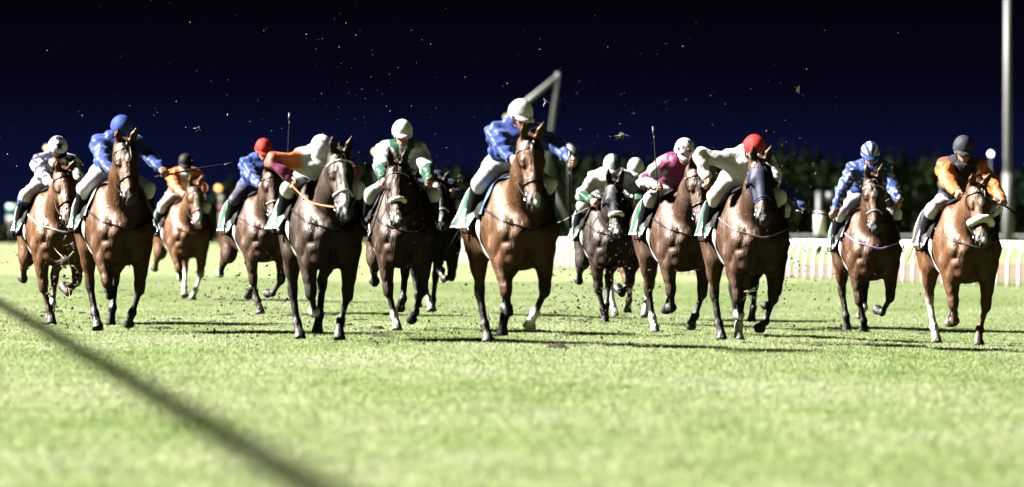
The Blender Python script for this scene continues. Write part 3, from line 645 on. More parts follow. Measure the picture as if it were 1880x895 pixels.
    bc = .6*np.array(h.get('breast', lc)); n = 40; aa = np.linspace(-1, 1, n); O = []; Dn = []
    for a in aa:
        th = a*R(112); O.append((.34, 0, 1.33+dz-.10*(1-abs(a))**1.2*1.2)); Dn.append(unit((math.cos(th), math.sin(th)*.9, .10*abs(a)-.12*(1-abs(a)))))
    pts = march(s, O, Dn, ('trunk', 'neck'), .8)+np.array(Dn)*.006; v, f = tube(pts, .010, 6); obj('breastplate', mesh_np('breastplate', v, f, LEATHER, np.tile(bc, (len(v), 1))), root)
    return dict(root=root, sdf=s, dz=dz, bit=bit, H=H, B=B, nd=nd, up=up, P=P, hd=hd, lc=lc, rein=.6*np.array(h.get('rein', lc)), br=br)

# ------------------------------------------------------------------ the jockey
SKIN_C = np.array((.20, .11, .078))
def hand_sdf(s, W, f, grip, sg, t='skin'):
    """closed fist: palm, four curled fingers of unequal length, thumb across; f forearm direction, grip = direction of the held rod"""
    f = unit(f); g = np.asarray(grip, float); g = unit(g-(g @ f)*f); dn = np.cross(f, g)*sg; dn = dn if dn[2] < 0 else -dn
    c = s.cap; c(W-.05*f, W+.015*f, .026, .024, .02, t); c(W+.02*f, W+.072*f, .024, .021, .02, t, g, 1.7)
    for i, (ln, fo) in enumerate(((.036, .074), (.040, .080), (.037, .078), (.030, .070))):
        k0 = W+fo*f+(1.5-i)*.0205*g; k1 = k0+ln*(.55*f+.83*dn); k2 = k1+.030*(-.75*f+.62*dn); k3 = k2+.018*(-.95*f-.25*dn)
        c(k0, k1, .0105, .0098, .006, t); c(k1, k2, .0098, .0088, .005, t); c(k2, k3, .0088, .008, .005, t)
    t0 = W+.028*f+.034*g; t1 = t0+.032*f+.014*g+.020*dn; t2 = t1+.026*f-.014*g+.020*dn
    c(t0, t1, .014, .0115, .01, t); c(t1, t2, .0115, .0095, .006, t)
    return W+.062*f+.042*dn          # centre of the grip

def build_jockey(j, hs):
    h0 = hs['dz']; s = Sdf(); c = s.cap; A = lambda *p: np.array(p, float)+(0, 0, h0)
    Pv = A(-.12+j.get('dx', 0), j.get('dy', 0)*.4, 1.685+j.get('dz', 0)); L = R(j.get('lean', 24)+4); ry = j.get('roll', 0.0)
    up = unit((-math.sin(L), 0, math.cos(L))); fw = unit((math.cos(L), math.sin(ry)*.6, math.sin(L)))
    C = Pv+.43*fw+.04*up; C[1] += j.get('dy', 0); Mid = Pv+.21*fw+.075*up; N = C+.085*unit(fw+.35*up)+.01*up
    lat = unit(np.cross((0, 0, 1), fw)); lat = unit(lat+np.array((0, 0, j.get('tilt', 0))))
    hp, hy = R(j.get('hp', 18)), R(j.get('hy', 0)); ha = R(j.get('neck', 48))
    Hd = N+.135*np.array((math.cos(ha)*math.cos(hy*.5), math.cos(ha)*math.sin(hy*.5), math.sin(ha)))
    f = np.array((math.cos(hp)*math.cos(hy), math.cos(hp)*math.sin(hy), -math.sin(hp))); sd = np.array((-math.sin(hy), math.cos(hy), 0)); u = np.cross(f, sd); u = u if u[2] > 0 else -u
    rl = R(j.get('hroll', 0)); sd, u = sd*math.cos(rl)+u*math.sin(rl), u*math.cos(rl)-sd*math.sin(rl)
    # joints
    J = {}
    for nm, sg in (('R', -1), ('L', 1)):
        sh = C+sg*.175*lat-.005*up+.025*fw; hand = A(*j.get('h'+nm, (.80, sg*.135, 1.66))); hint = np.array(j.get('e'+nm, (-.5, sg*.9, -.35)))
        el, hand = ik(sh, hand, .285, .255, hint); hip = Pv+(0.0, sg*.10, -.02); an = A(j.get('ax', -.02), sg*.345, 1.20+j.get('az', 0)); kn, an = ik(hip, an, .41, .41, (1, sg*.40, .25))
        kn[1] = sg*max(abs(kn[1]), .25); J[nm] = dict(sh=sh, el=el, ha=hand, hip=hip, kn=kn, an=an, toe=an+np.array((.135, sg*.035, -.035)), sg=sg)
    # --- body: trunk, head, hands (skin); clothes below are separate garments
    def trunk_sdf():
        s = Sdf(); c = s.cap
        c(Pv, Mid, .135, .125, .06, 'torso', lat, 1.15); c(Mid, C, .125, .135, .06, 'torso', lat, 1.25); c(C-.05*fw, C+.045*fw, .125, .095, .05, 'torso', lat, 1.5)
        c(C+.03*fw-.05*up, Mid-.035*up, .10, .09, .05, 'torso', lat, 1.2)
        c(C+.04*fw+.01*up, N+.02*(Hd-N), .085, .060, .04, 'collar')
        for q in J.values(): c(C+.02*fw, q['sh'], .085, .078, .05, 'torso'); c(q['sh'], q['el'], .074, .056, .04, 'upper'+('R' if q['sg'] < 0 else 'L')); c(q['el'], q['ha']-.03*unit(q['ha']-q['el']), .057, .038, .03, 'fore'+('R' if q['sg'] < 0 else 'L'))
        return s
    def legs_sdf(boot):
        s = Sdf(); c = s.cap
        if not boot:
            c(Pv+(-.02, -.06, -.01), Pv+(-.02, .06, -.01), .128, None, .06, 'seat'); c(Pv, Pv+.10*fw, .13, .12, .05, 'seat', lat, 1.15)
        for q in J.values():
            if not boot: c(q['hip'], q['kn'], .100, .066, .05, 'thigh'); c(q['kn'], .85*q['kn']+.15*q['an'], .062, .058, .03, 'thigh')
        return s
    def head_sdf():
        s = Sdf(); c = s.cap; H = lambda a, b=0., e=0.: Hd+a*f+b*u+e*sd
        c(N-.05*unit(Hd-N), H(-.02, -.06), .056, .052, .03, 'skin'); c(H(-.012, .02), H(.012, .02), .088, .086, .03, 'skin', sd, .88); c(H(.045, -.02), H(.05, -.08), .058, .040, .04, 'skin', sd, .95)
        c(H(.03, -.085, -.035), H(.065, -.095, 0), .022, .024, .03, 'skin'); c(H(.03, -.085, .035), H(.065, -.095, 0), .022, .024, .03, 'skin'); c(H(.072, -.092), H(.072, -.092), .022, None, .015, 'skin')
        c(H(.088, .005), H(.110, -.034), .010, .015, .014, 'skin'); c(H(.096, -.036, -.012), H(.096, -.036, .012), .010, None, .008, 'skin')
        c(H(.080, -.020, -.034), H(.072, -.025, -.045), .020, .018, .015, 'skin'); c(H(.080, -.020, .034), H(.072, -.025, .045), .020, .018, .015, 'skin')
        c(H(.088, .014, -.03), H(.088, .014, .03), .011, None, .012, 'brow'); c(H(.0905, -.064, -.016), H(.0905, -.064, .016), .0095, None, .006, 'lips')
        for sg in (-1, 1):
            c(H(-.005, -.015, sg*.083), H(-.010, -.040, sg*.080), .019, .013, .008, 'skin', sd, .45); c(H(.098, .0, sg*.031), H(.098, .0, sg*.031), .011, None, .006, 'x', op=-1)
        return s, H
    skin = SKIN_C*j.get('skin', 1.0)
    cm = lambda t: skin*np.array((1.15, .62, .62)) if t == 'lips' else (skin*.35 if t == 'brow' else skin)
    glove = j.get('glove')
    allv, allf, allc, nv = [], [], [], 0
    hsd, H = head_sdf(); grips = {}
    tsd = trunk_sdf(); bsd = Sdf(); bsd.p = [dict(q, a=q['a'].copy(), b=q['b'].copy(), ra=q['ra']-.014, rb=q['rb']-.014) for q in tsd.p]
    for q in J.values(): bsd.cap(q['hip'], q['kn'], .085, .052, .05); bsd.cap(q['kn'], q['an'], .050, .034, .03); bsd.cap(q['an'], q['toe'], .034, .026, .02)
    bsd.cap(Pv+(-.02, 0, -.01), Pv+.1*fw, .115, .11, .05, side=lat, lat=1.15)
    for sdf_, vx, cf in ((bsd, .02, None), (hsd, .0065, cm)):
        v, fc = sdf_.mesh(vx); allv.append(v); allf.append(fc+nv); allc.append(np.tile(skin, (len(v), 1)) if cf is None else sdf_.colour(v, cf, .003)); nv += len(v)
    for nm, q in J.items():
        sh_ = Sdf(); rod = j.get('w'+nm); grips[nm] = hand_sdf(sh_, q['ha']-.02*unit(q['ha']-q['el']), q['ha']-q['el'], rod if rod is not None else (.55, -q['sg']*.15, .55), q['sg']); v, fc = sh_.mesh(.0048)
        allv.append(v); allf.append(fc+nv); allc.append(np.tile(skin if glove is None else np.array(glove), (len(v), 1))); nv += len(v)
    root = empty('person', hs['root'].location, hs['root'].rotation_euler.z); root.scale = (1.0,)*3; tag(root, j['label'], 'person', 'jockeys riding in the race')
    obj('body', mesh_np('body', np.vstack(allv), np.vstack(allf), SKIN, np.vstack(allc)), root)
    # --- jacket
    V, F = tsd.mesh(.0115, .010, (.016, 38, j['i']*1.3)); sk = j['silk']; dflt = np.array(sk['torso'])
    colr = tsd.colour(V, lambda t: np.array(sk.get(t, sk.get(t[:-1], dflt))), .004)
    rel = V-C
    if 'cuff' in sk:
        for q in J.values():
            d_ = unit(q['ha']-q['el']); t_ = (V-q['el']) @ d_; r_ = np.linalg.norm(V-q['el']-t_[:, None]*d_, axis=1); colr[(t_ > sk.get('cuff0', .10)) & (t_ < .3) & (r_ < .09)] = sk['cuff']
    if 'brace' in sk:
        yy = (rel @ lat); mt = (np.abs(np.abs(yy)-.085) < .042) & (np.abs(rel @ fw) < .6) & (np.min([np.linalg.norm(V-.5*(q['sh']+q['el']), axis=1) for q in J.values()], 0) > .15); colr[mt] = sk['brace']
    if 'chest' in sk:
        colr[(np.abs(rel @ lat) < .085) & (np.abs(rel @ fw) < .6)] = sk['chest']
    if 'stars' in sk:
        rg = np.random.default_rng(j['i']+5); n_ = len(V); ce = []
        sel = np.where((np.min([np.linalg.norm(V-q['el'], axis=1) for q in J.values()], 0) < .30))[0]
        for i in rg.permutation(sel):
            if all(np.linalg.norm(V[i]-V[k]) > sk.get('stargap', .12) for k in ce): ce.append(i)
            if len(ce) > 60: break
        me_n = np.zeros_like(V); a_, b_, c_ = V[F[:, 0]], V[F[:, 1]], V[F[:, 2]]; fn = np.cross(b_-a_, c_-a_)
        for k in range(4): np.add.at(me_n, F[:, k], fn)
        for i in ce:
            nrm = unit(me_n[i]); e1 = unit(np.cross(nrm, (.3, .2, 1))); e2 = np.cross(nrm, e1); dd = V-V[i]; m_ = (np.linalg.norm(dd, axis=1) < .13) & (np.abs(dd @ nrm) < .05)
            m_ &= star_mask(dd @ e1, dd @ e2, sk.get('starr', .055)); colr[m_] = sk['stars']
    if 'blotch' in sk:
        nz = np.sin(V[:, 0]*41+3*np.sin(V[:, 2]*29))*np.sin(V[:, 2]*37+2*np.sin(V[:, 1]*33)); colr[nz > sk.get('blotch0', .38)] = sk['blotch']
    obj('jacket', mesh_np('jacket', V, F, SILK, colr), root)
    # --- breeches and boots
    lsd = legs_sdf(False); V, F = lsd.mesh(.0125, .004, (.006, 30, j['i']*.7)); obj('breeches', mesh_np('breeches', V, F, BREECH, np.tile(np.array(j.get('breech', WHITE)), (len(V), 1))), root)
    for q in J.values():
        b = Sdf(); top = .95*q['kn']+.05*q['an']+np.array((-.008, 0, 0)); b.cap(top, q['an'], .072, .048, .02, 'x'); b.cap(.55*top+.45*q['an']+(-.020, 0, 0), q['an'], .064, .042, .02); b.cap(q['an']+(-.03, 0, -.03), q['toe']+(0, 0, -.02), .042, .036, .02, side=(0, 1, 0), lat=.9); b.cap(q['an']+(-.045, 0, -.05), q['an']+(-.045, 0, -.065), .03, .028, .01)
        V, F = b.mesh(.0095); bo = obj('boot', mesh_np('boot', V, F, BOOT), root)
        if j.get('boottop') is not None:
            d_ = unit(q['an']-top); v, f_ = tube([top-.004*d_, top+.05*d_], .078, 14); obj('boot_cuff', mesh_np('boot_cuff', v, f_, BREECH, np.tile(np.array(j['boottop']), (len(v), 1))), bo)
        # stirrup
        m_ = .45*q['an']+.55*q['toe']+np.array((0, 0, -.058)); st = [m_+(0, -.055, 0), m_+(0, .055, 0), m_+(-.01, .062, .05), m_+(-.015, .03, .125), m_+(-.018, 0, .14), m_+(-.015, -.03, .125), m_+(-.01, -.062, .05)]
        v, f_ = tube(spline(st+[st[0]], 26)[:-1], .007, 6, True); si = obj('stirrup', mesh_np('stirrup', v, f_, STEEL), hs['root'])
        v, f_ = tube(spline([m_+(-.018, 0, .14), m_+(.01, -q['sg']*.05, .30), (.10, q['sg']*.20, 1.50+h0)], 10), .010, 6, False, ((0, 1, 0), .35)); obj('stirrup_leather', mesh_np('stirrup_leather', v, f_, LEATHER, np.tile((.02, .014, .01), (len(v), 1))), hs['root'])
    # --- cap over the helmet, peak, goggles
    nu, nvv = 56, 26; vs = []; cs = []; capf = j['cap']
    for jn in range(nvv+1):
        th = R(102)*jn/nvv
        for i in range(nu):
            p = 2*math.pi*i/nu; z = math.cos(th); r_ = math.sin(th); x = r_*math.cos(p); y = r_*math.sin(p); low = max(0., (jn/nvv-.75)/.25)
            zz = z-(0.10*low if math.cos(p) < .2 else 0)
            wb = 1+.016*math.sin(6*p+2.2*math.sin(3*z+j['i']))*r_*(.4+.6*jn/nvv)+.01*math.sin(9*z+3*p+j['i']); vs.append(H(-.006+.121*x*wb, .018+.118*zz, .103*y*wb)); cs.append(capf(x, y, z, p))
    fq = [(a*nu+i, (a+1)*nu+i, (a+1)*nu+(i+1) % nu, a*nu+(i+1) % nu) for a in range(nvv) for i in range(nu)]
    cp = obj('cap', mesh_np('cap', vs, fq, CAPM, np.array(cs)), root)
    pk = []; ncol = j.get('peak', capf(1, 0, .1, 0)); pc = 15
    for k, (rr, zz) in enumerate(((1.0, -.004), (1.22, -.016), (1.42, -.034), (1.40, -.040), (1.2, -.024), (.97, -.012))):
        for i in range(pc):
            p = R(-62)+R(124)*i/(pc-1); e_ = 1+(rr-1)*math.cos(p*1.35)**.8 if abs(p) < R(66) else 1
            pk.append(H(-.006+.121*math.cos(p)*e_, .018+zz, .103*math.sin(p)*(1+(e_-1)*.55)))
    fq = [(a*pc+i, a*pc+i+1, (a+1)*pc+i+1, (a+1)*pc+i) for a in range(5) for i in range(pc-1)]; obj('peak', mesh_np('peak', pk, fq, CAPM, np.tile(np.array(ncol), (len(pk), 1))), cp)
    v, f_ = ballq(H(-.006, .136), .010, .010, .007, 10, 6); obj('cap_button', mesh_np('cap_button', v, f_, CAPM, np.tile(np.array(capf(0, 0, 1, 0)), (len(v), 1))), cp)
    if j.get('goggles', True):
        gv = []; n_ = 21
        for rr, zz in ((.094, .020), (.104, .012), (.106, -.014), (.096, -.026)):
            for i in range(n_):
                p = R(-78)+R(156)*i/(n_-1); gv.append(H(.006+rr*math.cos(p), zz-.004*math.cos(p*4), .086*math.sin(p)*(rr/.1)))
        fq = [(a*n_+i, a*n_+i+1, (a+1)*n_+i+1, (a+1)*n_+i) for a in range(3) for i in range(n_-1)]; obj('goggles', mesh_np('goggles', gv, fq, GOGGLE), root)
    else:
        for sg in (-1, 1): v, f_ = ballq(H(.087, 0, sg*.031), .011, .011, .011, 12, 8); obj('eye', mesh_np('eye', v, f_, EYE), root)
    v, f_ = tube([H(-.01, -.02, -.088), H(.03, -.075, -.066), H(.045, -.118, 0), H(.03, -.075, .066), H(-.01, -.02, .088)], .007, 6); obj('chin_strap', mesh_np('chin_strap', v, f_, LEATHER, np.tile(BLACK, (len(v), 1))), cp)
    # --- reins to the hands
    for nm, q in J.items():
        if j.get('norein'+nm): continue
        b0 = hs['bit'][q['sg']]; g0 = grips[nm]; mid = .5*(b0+g0)+np.array((0, q['sg']*.03, -.05)); v, f_ = tube(spline([b0, mid, g0, g0+np.array((-.10, -q['sg']*.08, -.10))], 18), .0085, 6, False, ((0, 1, 0), .4)); obj('rein', mesh_np('rein', v, f_, LEATHER, np.tile(hs['rein'], (len(v), 1))), hs['br'])
    # --- whip: a thing of its own, held in a fist
    for nm in 'RL':
        if j.get('w'+nm) is None: continue
        d_ = unit(j['w'+nm]); g0 = grips[nm]; ln = j.get('wl', .62); e0 = g0-.10*d_; bend = np.array((0, 0, -.03*ln))
        M_ = hs['root'].matrix_basis; wr = empty('riding_whip', hs['root'].location, hs['root'].rotation_euler.z); wr.scale = (1.0,)*3; tag(wr, j['wlabel'], 'whip', 'whips held by jockeys')
        v, f_ = tube([e0, g0, g0+.08*d_], [.013, .011, .010], 8); obj('handle', mesh_np('handle', v, f_, LEATHER, np.tile((.012, .012, .012), (len(v), 1))), wr)
        v, f_ = tube(spline([g0+.08*d_, g0+.5*ln*d_+bend*.2, g0+(ln-.1)*d_+bend], 10), np.linspace(.0085, .006, 10), 8); obj('shaft', mesh_np('shaft', v, f_, LEATHER, np.tile((.010, .010, .011), (len(v), 1))), wr)
        v, f_ = tube([g0+(ln-.11)*d_+bend, g0+(ln-.08)*d_+bend, g0+ln*d_+bend*1.2], [.008, .016, .014], 8, False, (np.cross(d_, (.2, .9, .1)), .35)); obj('flap', mesh_np('flap', v, f_, LEATHER, np.tile((.014, .014, .015), (len(v), 1))), wr)
    return root

# ------------------------------------------------------------------ the field: sixteen horses and their riders
BLUE = (.012, .032, .150); NAVY = (.008, .011, .040); ORANGE = (.38, .085, .007); MAROON = (.11, .008, .035); RED = (.24, .011, .009); PINK = (.125, .012, .055); LILAC = (.45, .40, .52)
solid = lambda c: (lambda x, y, z, p: c)
def cap_star(a, b): return lambda x, y, z, p: b if bool(star_mask(np.array(y), np.array(z-.62), .42)) and x > -.1 or z > .93 else a
def cap_quarter(a, b): return lambda x, y, z, p: b if (math.sin(p*2) > 0) == (x > 0) and y > 0 else a
def cap_stripe(a, b): return lambda x, y, z, p: b if (int((math.atan2(y, z+.25)+9)/.36) % 2) else a
_sp = [unit(v) for v in ((.9, .1, .45), (.45, .6, .66), (.55, -.55, .6), (.2, .1, .97), (-.3, .6, .7), (.3, -.9, .3), (.8, .5, .1), (.75, -.6, .05), (-.4, -.5, .7))]
def cap_stars(a, bs):
    def fn(x, y, z, p):
        v = np.array((x, y, z))
        for k, q in enumerate(_sp):
            e1 = unit(np.cross(q, (.1, .3, 1))); e2 = np.cross(q, e1)
            if v @ q > .8 and bool(star_mask(np.array(v @ e1), np.array(v @ e2), .26)): return bs[k % len(bs)]
        return a
    return fn
BAY = (.080, .031, .009); BROWN = (.040, .019, .010); DARK = (.020, .011, .008); CHEST = (.105, .042, .014); LIVER = (.060, .027, .014)
W4 = 'Rf Lf Rh Lh'
FIELD = [
 # i, chest px, ground py, yaw, horse dict, jockey dict
 (110, 599, 14, dict(nyaw=-6, fR='down', fL='fold', hR='trail', hL='mid', neck=33, head=58, coat=CHEST, point=(.06, .025, .012), hair=(.05, .02, .01), breast=(.6, .6, .6), white='Lh', mark='', rein=(.10, .03, .02),
    label='chestnut horse with white breast strap, half hidden at the far left'),
  dict(dz=-.02, lean=20, hp=35, silk=dict(torso=WHITE, upper=WHITE, fore=WHITE, stars=NAVY, starr=.105, stargap=.15), cap=cap_star(WHITE, NAVY), peak=BLACK, boottop=BLUE,
    label='person in white silks with navy stars and starred cap, far left')),
 (226, 616, 14.5, dict(nyaw=-8, fR='fold', fL='hang', hR=(44, -18, 14, 30), hL='mid', neck=53, head=60, coat=BAY, mark='star', pad=WHITE, lift=.03, breast=BLACK, vox=.0115,
    label='bright bay horse with a white forehead star, second from left'),
  dict(dz=.02, lean=28, hp=42, hy=18, neck=40, silk=dict(torso=BLUE), cap=solid(BLUE), breech=WHITE, wL=(.05, 1, .22), wl=.70, hL=(.70, .36, 1.72), noreinL=True, wlabel='long black whip held out to the right by the blue capped jockey',
    label='person in all blue silks and blue cap on the bay with a star')),
 (348, 555, 16, dict(nyaw=-6, fR='fold', fL='hang', hR='trail', hL='under', neck=36, head=63, coat=CHEST, point=(.08, .034, .014), hair=(.06, .03, .015), white='Rf Lf Lf! Lh Lh!', mark='blaze', lift=.03, brow=(.22, .03, .02), noseband=(.22, .03, .02), breast=(.20, .03, .02), vox=.016,
    label='small distant chestnut horse with white legs and red noseband'),
  dict(lean=32, hp=22, hy=-8, neck=60, silk=dict(torso=ORANGE, chest=WHITE), cap=solid(BLACK), label='person in orange silks and plain black cap, far behind on the left')),
 (492, 580, 18, dict(nyaw=-10, fR='down', fL='half', hR='trail', hL='fold', neck=42, head=70, hyaw=-4, coat=LIVER, point=(.02, .012, .01), white='Rh', mark='', vox=.014, breast=(.04, .03, .03), noseband=(.45, .42, .38),
    label='liver brown horse with a plain face behind the orange lamps'),
  dict(lean=30, hp=24, hy=5, neck=52, silk=dict(torso=BLUE), cap=solid(RED), breech=(.04, .04, .055), wL=(.05, .03, 1), wl=.74, hL=(.60, .20, 1.86), noreinL=True, wlabel='black whip held upright above the red cap',
    label='person in blue silks and red cap holding a whip upright')),
 (606, 631, 12, dict(nyaw=-2, fR='half', fL='down', hR='down', hL='mid', neck=37, head=62, hyaw=-6, coat=(.034, .018, .010), mark='star blaze', white='Rf', noseband=WHITE, brow=(.55, .42, .30), nbw=.014, bbw=.012, rein=(.42, .16, .05), breast=BLACK, flare=.10, vox=.0115,
    label='very dark horse with white noseband and narrow white blaze'),
  dict(dz=-0.060, lean=12, hp=58, hy=-8, neck=16, dy=-.04, silk=dict(torso=(.26, .28, .29), upper=ORANGE, fore=MAROON, collar=ORANGE), cap=solid((.37, .35, .40)), peak=WHITE, hR=(.52, -.34, 1.60), eR=(-.2, -.8, .5),
    label='person with head ducked, pale cap, orange shoulders and maroon sleeves')),
 (745, 611, 8, dict(nyaw=-14, fR='down', fL=(14, -20, -60), hR='trail', hL='fold', neck=34, head=63, coat=BROWN, mark='snip', fleece=.026, white='Rf', cloth=WHITE, cloth2=(.33, .34, .36), pad=BLACK, brow=(.16, .12, .12), vox=.0115,
    label='brown horse with a pale nose patch under the green cuffed jockey'),
  dict(dz=-0.060, lean=38, hp=14, neck=64, silk=dict(torso=WHITE, cuff=GREEN, cuff0=.02, brace=GREEN, collar=GREEN), cap=solid(WHITE), hR=(.66, -.24, 1.66), hL=(.70, .24, 1.62), wR=(-.25, -.28, -.9), wl=.60, wlabel='black whip pointing down beside the white saddle cloth',
    label='person in white silks with green braces, green cuffs and dark goggles')),
 (804, 578, 9, dict(nyaw=-6, fR='down', fL='tuck', hR='mid', hL='down', neck=34, head=66, coat=DARK, mark='', white='Rf', noseband=(.35, .35, .36), vox=.016,
    label='dark horse mostly hidden behind the brown horse with the pale nose'),
  dict(dz=-.10, lean=10, hp=40, neck=10, silk=dict(torso=NAVY), cap=solid(NAVY), label='person in navy hidden behind the white and green jockey')),
 (962, 637, 14, dict(nyaw=-8, fR='curl', fL=(32, -30, -44), hR=(40, -20, 8, 24), hL='mid', neck=47, head=68, coat=BAY, mark='snip', white='Lf', breast=BLACK, flare=.10, pad=(.05, .11, .22), vox=.0105,
    label='leading bright bay horse in the centre, ridden by the white capped jockey'),
  dict(dz=.03, lean=30, hp=20, hy=22, neck=44, silk=dict(torso=BLUE), cap=solid(WHITE), goggles=False, hR=(.76, -.15, 1.74), hL=(.66, .40, 1.76), eL=(-.5, .9, .1), wL=(-.15, .05, -1), wl=.56, noreinL=True, wlabel='black whip hanging from the hand of the leading jockey',
    label='person in blue silks with plain white cap on the leading horse')),
 (1128, 598, 9, dict(nyaw=-10, fR=(2, -8, 0), fL='fold', hR='trail', hL='mid', neck=31, head=66, coat=(.030, .018, .013), fleece=.026, mark='snip', white='', hood=(.004, .004, .006), pad=BLACK, vox=.0125,
    label='dark horse with black blinkers and pale nose, mud on its chest'),
  dict(dz=-0.080, lean=22, hp=30, neck=40, silk=dict(torso=WHITE, fore=GREEN, collar=GREEN), cap=cap_quarter(WHITE, GREEN), hR=(.62, -.26, 1.58), wR=(-.45, -.85, -.42), wl=.55, hL=(.66, .26, 1.56), wlabel='thin black whip slanting down left of the blinkered dark horse',
    label='person in white silks with green sleeves and green quartered cap')),
 (1172, 588, 10, dict(nyaw=-6, fR='fold', fL='down', hR='down', hL='mid', neck=30, head=58, coat=CHEST, point=CHEST, hair=(.05, .02, .01), mark='blaze', white='Rf Rf! Lf Lf! Rh Rh!', vox=.016,
    label='chestnut horse with white legs hidden behind the blinkered dark horse'),
  dict(dz=-.02, lean=22, hp=34, dx=-.02, silk=dict(torso=(.022, .028, .055)), cap=solid(WHITE), label='person in grey blue silks and white cap, mostly hidden behind the pink jockey')),
 (1262, 618, 13, dict(nyaw=-6, fR='half', fL='hang', hR=(40, -22, 6, 20), hL='fold', neck=39, head=68, hyaw=3, coat=LIVER, mark='star', white='Rh', rein=(.5, .45, .45), vox=.0115,
    label='brown horse carrying the pink jacketed jockey with starred sleeves'),
  dict(dz=-0.050, lean=26, hp=38, hy=10, neck=34, silk=dict(torso=PINK, upper=WHITE, fore=WHITE, stars=PINK, starr=.078, stargap=.14), cap=cap_stars(WHITE, [PINK, (.02, .012, .02)]), hR=(.52, -.30, 1.66), wR=(-.06, -.05, 1), wl=.66, noreinR=True, wlabel='black whip held upright in front of the pink jacket',
    label='person in pink jacket with white starred sleeves and white starred cap')),
 (1402, 606, 9, dict(nyaw=-6, fR='tuck', fL='half', hR='down', hL='mid', neck=30, head=60, coat=DARK, mark='', vox=.016,
    label='dark horse almost hidden behind the blue hooded horse'),
  dict(dz=-.02, lean=20, hp=36, neck=24, silk=dict(torso=BLUE), cap=solid(BLUE), glove=BLACK, hR=(.62, -.20, 1.60), hL=(.62, .46, 1.56), eL=(-.3, 1, .5), wL=(.1, 1, -.12), wl=.50, noreinL=True, wlabel='black whip with grass stuck to it right of the blue hooded horse',
    label='person in blue silks with black gloves behind the red capped jockey')),
 (1388, 634, 11, dict(nyaw=-9, fR='half', fL=(18, -18, -62), hR=(36, -30, 6, 24), hL='down', neck=41, head=63, hyaw=-4, coat=(.060, .027, .013), mark='', white='Rf Lh', hood=(.004, .006, .024), hoodlen=.37, breast=(.16, .13, .11), vox=.0115, noseband=(.02, .03, .10),
    label='bay horse wearing a dark blue hood over its face'),
  dict(dz=0.020, lean=16, hp=50, hy=26, neck=20, dy=-.02, silk=dict(torso=WHITE, collar=RED), cap=solid(RED), peak=(.14, .14, .16), hR=(.40, -.44, 1.70), eR=(-.1, -1, .5), noreinR=True,
    label='person in white silks with red collar and red cap')),
 (1606, 614, 8, dict(nyaw=-13, fR='hang', fL='curl', hR='mid', hL='fold', neck=48, head=68, coat=(.070, .028, .010), mark='star', white='Lh', noseband=(.30, .30, .42), brow=(.45, .45, .55), breast=(.35, .22, .48), pad=(.30, .30, .35), vox=.0115,
    label='red bay horse with striped browband and white star, second from right'),
  dict(dz=0.040, lean=36, hp=26, neck=58, silk=dict(torso=BLUE, blotch=WHITE, blotch0=.55), cap=cap_stripe(WHITE, BLUE), hR=(.34, -.42, 1.56), wR=(.15, .05, -1), wl=.32, noreinR=True, hL=(.66, .28, 1.62), wlabel='short whip pointing down beside the green saddle cloth',
    label='person in blue and white patterned silks with a striped cap')),
 (1782, 639, 9.5, dict(nyaw=-8, fR='half', fL='down', hR=(38, -34, 10, 20), hL='fold', neck=31, head=66, coat=CHEST, point=(.085, .036, .016), hair=(.07, .035, .018), mark='star snip', white='Rh Rh! Lh Lh!', fleece=.040, breast=(.10, .09, .08), cloth=BLACK, vox=.0115,
    label='chestnut horse with a sheepskin noseband at the far right'),
  dict(dz=-0.080, lean=40, hp=22, neck=62, silk=dict(torso=(.012, .012, .018), upper=ORANGE, fore=ORANGE), cap=solid((.02, .02, .026)), goggles=False, hR=(.78, -.17, 1.62), hL=(.72, .34, 1.56), glove=None, wL=(.3, .75, -.5), wl=.22, wlabel='short black whip end beside the sheepskin noseband',
    label='person in black vest with orange sleeves and black cap, far right')),
]
import time as _t
for i, (cx, gy, psi, h, j) in enumerate(FIELD):
    x, d, z = on_ground(cx, gy); dirv = np.array((math.sin(R(psi)), -math.cos(R(psi))))
    h.update(i=i, loc=(x-.55*dirv[0], d-.55*dirv[1], z), rz=R(psi)-R(90)); j['i'] = i
    hs = build_horse(h); build_jockey(j, hs)

# ------------------------------------------------------------------ flying turf
SOIL = mat_plain('wet_soil', (.016, .010, .006), .8, .3, .4, 60)
STRAW = mat_plain('torn_grass', (.25, .25, .16), .7, .3, .4, 60)
rg = np.random.default_rng(21)
def bits(name, clusters, mat, label, long=1.0):
    V = []; F = []; n = 0; T = np.array([(0, 1, 2), (0, 3, 1), (1, 3, 2), (0, 2, 3)])
    for px, py, sx, sy, num, s0, s1, dd in clusters:
        for _ in range(int(num*(2.6 if mat is SOIL else .9))):
            d = dd+rg.normal(0, 1.5); p = at(px+rg.normal(0, sx), min(py+rg.normal(0, sy), 632), d); s_ = (s0+(s1-s0)*rg.random()**3)*d/FPX*(1.25 if mat is SOIL else .72)
            if p.z < float(gz(p.x, d))+.02: continue
            q = rg.normal(size=(4, 3)); q /= np.linalg.norm(q, axis=1)[:, None]; q *= rg.uniform(.5, 1.1, (4, 1)); ax = unit(rg.normal(size=3)); q = q+(long-1)*rg.random()*(q @ ax)[:, None]*ax
            V.append(q*s_+np.array(p)); F.append(T+n); n += 4
    tag(obj(name, mesh_np(name, np.vstack(V), np.vstack(F), mat, smooth=False)), label, name.split('_')[-1], kind='stuff')
